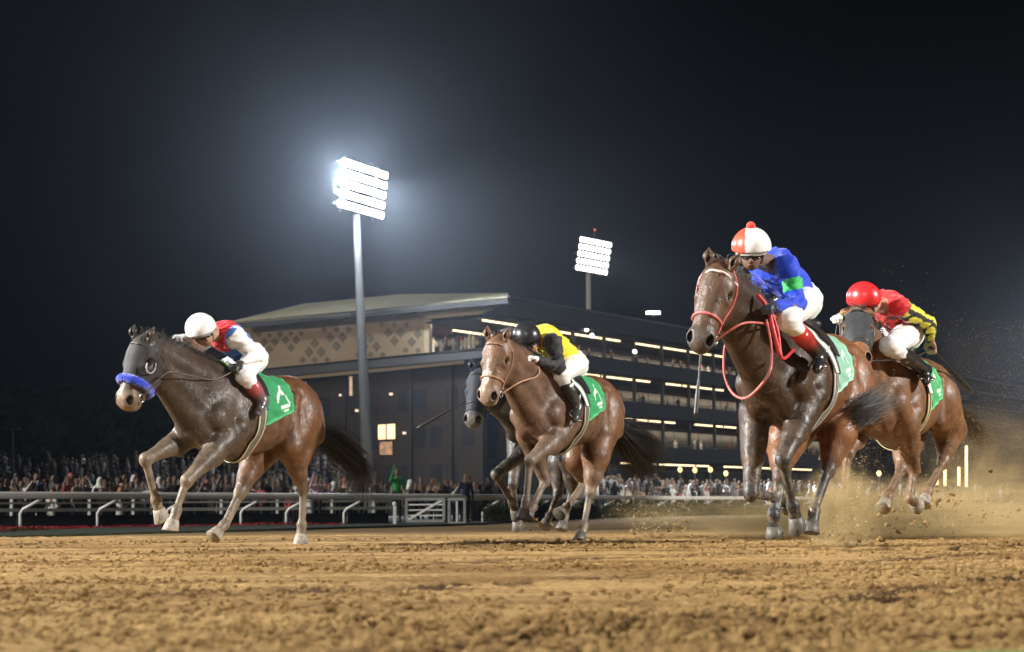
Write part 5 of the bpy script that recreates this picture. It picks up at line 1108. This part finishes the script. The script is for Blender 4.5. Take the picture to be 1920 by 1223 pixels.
# rider of the leading horse
j3 = joints(F3, dict(head=(1409, 471, .02), shL=(1478, 500, .19), shR=(1426, 500, -.17), elL=(1494, 572, .25), wrL=(1450, 575, .22), elR=(1426, 548, -.22), wrR=(1424, 572, -.08),
    hipL=(1508, 566, .12), hipR=(1496, 560, -.12), knL=(1475, 598, .25), anL=(1538, 668, .33), toL=(1533, 690, .35), knR=(1440, 600, -.25), anR=(1475, 655, -.28), toR=(1465, 675, -.28)))
bones('3', j3)
def silks3(V, C, c):
    C = np.tile(np.array((.012, .055, .62)), (len(V), 1)); Q = c['Q']
    for S_ in 'L':
        a = Q['sh' + S_]; e = Q['el' + S_]; d = unit(e - a); L = np.linalg.norm(e - a); t = (V - a) @ d / L; r = np.linalg.norm(V - a - ((V - a) @ d)[:, None] * d, axis=1)
        C[(r < .14) & (t > .36) & (t < .66)] = (.04, .50, .12)
    return C
def cap3(V, C, c):
    s = (V - c['hc']) @ c['lt']; C = np.where((s < -.035)[:, None], np.array((.72, .10, .06)), np.array((.83, .83, .83))); return C
rider3 = rider("jockey in bright blue silks with green armbands and white and red cap", F3, j3, dict(face=(-.18, .22, .95), up=(-.05, -.95, .22), torso=(.012, .055, .62), silks=silks3, hpaint=cap3,
    helmet=(.83, .83, .83), gloveL=(.05, .06, .10), gloveR=(.05, .05, .06), cuff=(.65, .04, .03), boot=(.02, .02, .022), skin=(.18, .11, .08), pompom=(.75, .06, .04)))
RED3 = (.55, .035, .045)
tack(H3, dict(cloth=(.24, .50, .37), bridle=(.62, .13, .13), noseband=(.62, .16, .16), brow=(.75, .6, .6), R=.009, br=.010, rein=(.60, .16, .15), rr=.008, hands=(rider3['hand']['L'] + rider3['off'], rider3['hand']['R'] + rider3['off']),
    reinpts=[F3.j(1392, 607, v=.16), F3.j(1440, 607, v=.18), F3.j(1462, 606, v=.20)], loop=[F3.j(1437, 600, v=.20), F3.j(1446, 650, v=.26), F3.j(1442, 700, v=.30), F3.j(1404, 744, v=.12), F3.j(1376, 740, v=-.08), F3.j(1359, 706, v=-.16), F3.j(1358, 660, v=-.16), F3.j(1366, 620, v=-.12)],
    pad=((.015, .015, .015), (.015, .015, .015), (.7, .7, .68), (.75, .75, .73), (.3, .32, .3)), girth=((.8, .8, .78), (.04, .04, .04), (.3, .3, .3), (.04, .04, .04), (.8, .8, .78))))
for s_ in 'LR': stirrup(H3, rider3, s_)
strap("breastplate", [F3.j(1420, 552, v=.14), F3.j(1440, 580, v=.20), F3.j(1450, 620, v=.24), F3.j(1462, 668, v=.27)], .016, RED3, H3['root'])
strap("martingale", [F3.j(1440, 570, v=.18), F3.j(1458, 620, v=.24), F3.j(1466, 672, v=.28), F3.j(1488, 656, v=.28)], .012, RED3, H3['root'])
whip("thin black whip hanging straight down below the muzzle of the leading horse", world(F3, F3.j(1316, 640, v=-.15)), world(F3, F3.j(1304, 782, v=-.15)))

# rider of the right horse
j4 = joints(F4, dict(head=(1622, 566, .0), shL=(1686, 574, .18), shR=(1640, 575, -.17), elL=(1741, 608, .30), wrL=(1745, 640, .26), elR=(1596, 606, -.27), wrR=(1574, 596, -.12),
    hipL=(1706, 625, .12), hipR=(1692, 620, -.12), knL=(1668, 648, .25), anL=(1736, 694, .33), toL=(1736, 713, .35), knR=(1640, 645, -.25), anR=(1680, 690, -.28), toR=(1668, 705, -.28)))
bones('4', j4)
def silks4(V, C, c):
    C = np.tile(np.array((.62, .02, .025)), (len(V), 1)); Q = c['Q']; s = (V - c['shm']) @ c['ax']; t = (V - c['shm']) @ c['sp']
    C[(np.abs(np.abs(s) - .12) < .03) & (t < .06)] = (.015, .015, .015); C[np.abs((V - c['hpm']) @ c['sp'] - .10) < .025] = (.015, .015, .015)
    for S_ in 'LR':
        a, e, w = Q['sh' + S_], Q['el' + S_], Q['wr' + S_]
        d = np.minimum(prim_d(cap(a * .85 + e * .15, e, .05, .05), V), prim_d(cap(e, w, .05, .04), V)); mk = d < .034
        st = (V - e) @ unit(np.cross(e - a, w - e) + np.array([0, 0, .01])); up_ = (V @ np.array([0, 0, 1.0])); 
        C[mk] = (.70, .66, .06); C[mk & (np.abs(np.abs(st) - .040) < .013)] = (.015, .015, .015)
    return C
rider4 = rider("jockey in red cap and red silks with yellow sleeves at the far right", F4, j4, dict(face=(.45, .22, .85), up=(-.25, -.92, .28), torso=(.62, .02, .025), sleeve=(.7, .66, .06), silks=silks4,
    helmet=(.70, .025, .03), gloveL=(.45, .28, .2), gloveR=(.7, .7, .66), boot=(.02, .02, .022), cuff=(.02, .02, .02)))
tack(H4, dict(cloth=(.05, .38, .13), bridle=(.03, .03, .03), noseband=(.05, .04, .03), hands=(rider4['hand']['L'] + rider4['off'], rider4['hand']['R'] + rider4['off']), hood=(.028, .032, .036), hood_s=(-.06, .62), eyer=.05,
    pad=((.02, .02, .02), (.75, .75, .7), (.8, .8, .76), (.8, .8, .78), (.04, .15, .08)), girth=((.7, .6, .35), (.10, .08, .06), (.12, .10, .08), (.7, .6, .35))))
for s_ in 'LR': stirrup(H4, rider4, s_)
whip("thick black whip sticking out behind the furthest right rider", world(F4, rider4['hand']['L'] + rider4['off'] + np.array([.03, 0, .02])), world(F4, F4.j(1821, 735, v=.34)), 1.5)

# ---------------------------------------------------------------- thrown sand and dust
def dust_mat(name, dens, scale, seed):
    M_ = bpy.data.materials.new(name); M_.use_nodes = True; n = M_.node_tree.nodes; L = M_.node_tree.links; n.clear()
    o = n.new("ShaderNodeOutputMaterial"); v = n.new("ShaderNodeVolumePrincipled"); L.new(v.outputs[0], o.inputs["Volume"]); v.inputs["Color"].default_value = (.96, .68, .32, 1); v.inputs["Anisotropy"].default_value = .2
    t = n.new("ShaderNodeTexCoord"); ln = n.new("ShaderNodeVectorMath"); ln.operation = 'LENGTH'; L.new(t.outputs["Object"], ln.inputs[0])
    mr = n.new("ShaderNodeMapRange"); mr.interpolation_type = 'SMOOTHSTEP'; mr.inputs[1].default_value = 1.0; mr.inputs[2].default_value = .15; mr.inputs[3].default_value = 0; mr.inputs[4].default_value = 1; L.new(ln.outputs["Value"], mr.inputs[0])
    nz = n.new("ShaderNodeTexNoise"); nz.noise_dimensions = '4D'; nz.inputs["W"].default_value = seed; nz.inputs["Scale"].default_value = scale; nz.inputs["Detail"].default_value = 4; nz.inputs["Roughness"].default_value = .75; L.new(t.outputs["Object"], nz.inputs["Vector"])
    m2 = n.new("ShaderNodeMapRange"); m2.inputs[1].default_value = .42; m2.inputs[2].default_value = .66; L.new(nz.outputs[0], m2.inputs[0])
    m = n.new("ShaderNodeMath"); m.operation = 'MULTIPLY'; L.new(mr.outputs[0], m.inputs[0]); L.new(m2.outputs[0], m.inputs[1])
    m3 = n.new("ShaderNodeMath"); m3.operation = 'MULTIPLY'; m3.inputs[1].default_value = dens; L.new(m.outputs[0], m3.inputs[0]); L.new(m3.outputs[0], v.inputs["Density"]); return M_
for i, (c, sz, dens, sc, lb) in enumerate(((P(1578, 968, 13.2), (.36, .45, .50), 14.0, 3.4, "plume of sand dust thrown up beside the leading horse's hind hoof"), (P(1690, 975, 17.5), (3.0, 2.0, .50), 3.0, 5.0, "low drifting cloud of sand dust round the right horse's legs"),
        (P(1880, 915, 16.5), (1.0, 1.3, .95), .8, 4.0, "tall pale cloud of sand dust at the right edge"), (P(1225, 965, 19.5), (.75, .9, .20), .5, 4.0, "faint cloud of sand dust behind the chestnut horse"))):
    mb = MB(); mb.ico((0, 0, 0), (1, 1, 1), 16, 10); o = mb.build("dust_cloud", dust_mat("dust_%d_volume" % i, dens, sc, i * 3.1)); o.location = c; o.scale = sz; tag(o, lb, kind='stuff')
GRAIN = mat("sand_grain", (.50, .37, .20), .9, .1, var=.3, vscale=3)
def grains(n, seed, box, smin_, smax_, name, label, pw=1.0):
    """box: (px, py, depth) centre and spread; sand hanging in the air"""
    def area(rg, n_): return None
    rg = np.random.default_rng(seed); (x0, x1), (y0, y1), (d0, d1) = box; t = rg.random(n) ** pw; px = rg.uniform(x0, x1, n); py = y1 + (y0 - y1) * t; d = rg.uniform(d0, d1, n)
    c = np.array([P(a, b, e) for a, b, e in zip(px, py, d)]); k = vnoise(px * .02 + seed, py * .02) * .6 + .9 * rg.random(n) * np.clip((px - x0) / 60, 0, 1) > .55; c = c[k]; n = len(c); s = (smin_ + (smax_ - smin_) * rg.random(n) ** 4)[:, None, None]
    T = np.array([(1, 1, 1), (1, -1, -1), (-1, 1, -1), (-1, -1, 1)]) * .7; V = c[:, None] + T[None] * s * rg.uniform(.6, 1.4, (n, 4, 3)); F = (np.array([(0, 1, 2), (0, 3, 1), (0, 2, 3), (1, 3, 2)])[None] + (np.arange(n) * 4)[:, None, None]).reshape(-1, 3)
    o = link_mesh(name, V.reshape(-1, 3), F, GRAIN, smooth=False); tag(o, label, kind='stuff')
grains(34000, 1, ((1740, 2060), (600, 985), (14.0, 18)), .0010, .0042, "flying_sand", "spray of sand grains in the air behind the right horse", 2.1)
grains(12000, 2, ((1520, 1860), (770, 990), (13.0, 15.5)), .0010, .0045, "flying_sand", "sand grains flying round the right horse's belly and legs", 1.3)
grains(3000, 3, ((1520, 1625), (850, 1020), (11.9, 13.3)), .0010, .006, "flying_sand", "sand grains flying beside the leading horse's hind leg", 1.6)
grains(1500, 4, ((1140, 1300), (925, 1000), (17, 19)), .0015, .010, "flying_sand", "sand grains kicked up behind the chestnut horse", 1.4)
grains(900, 5, ((1600, 1920), (480, 800), (13.5, 17)), .0012, .005, "flying_sand", "sparse sand specks high in the air at right", 1.5)
for i, (px, py, d, n, w) in enumerate(((1240, 994, 18, 30, .22), (1590, 1004, 13.2, 70, .16), (1700, 985, 17.5, 60, .34), (1740, 935, 15, 40, .22), (1665, 955, 15, 40, .25), (1850, 960, 16, 30, .35), (1018, 1000, 16, 20, .14))):
    c0 = P(px, py, d); o = clod_mesh(n, 60 + i, lambda rg, n_: np.stack([c0[0] + rg.normal(size=n_) * w, c0[1] + rg.normal(size=n_) * .2], 1), lambda c, s: c0[2] + np.random.default_rng(i).normal(size=len(s)) * .07, .008, .030, "flying_clods", DIRT); tag(o, kind='stuff')
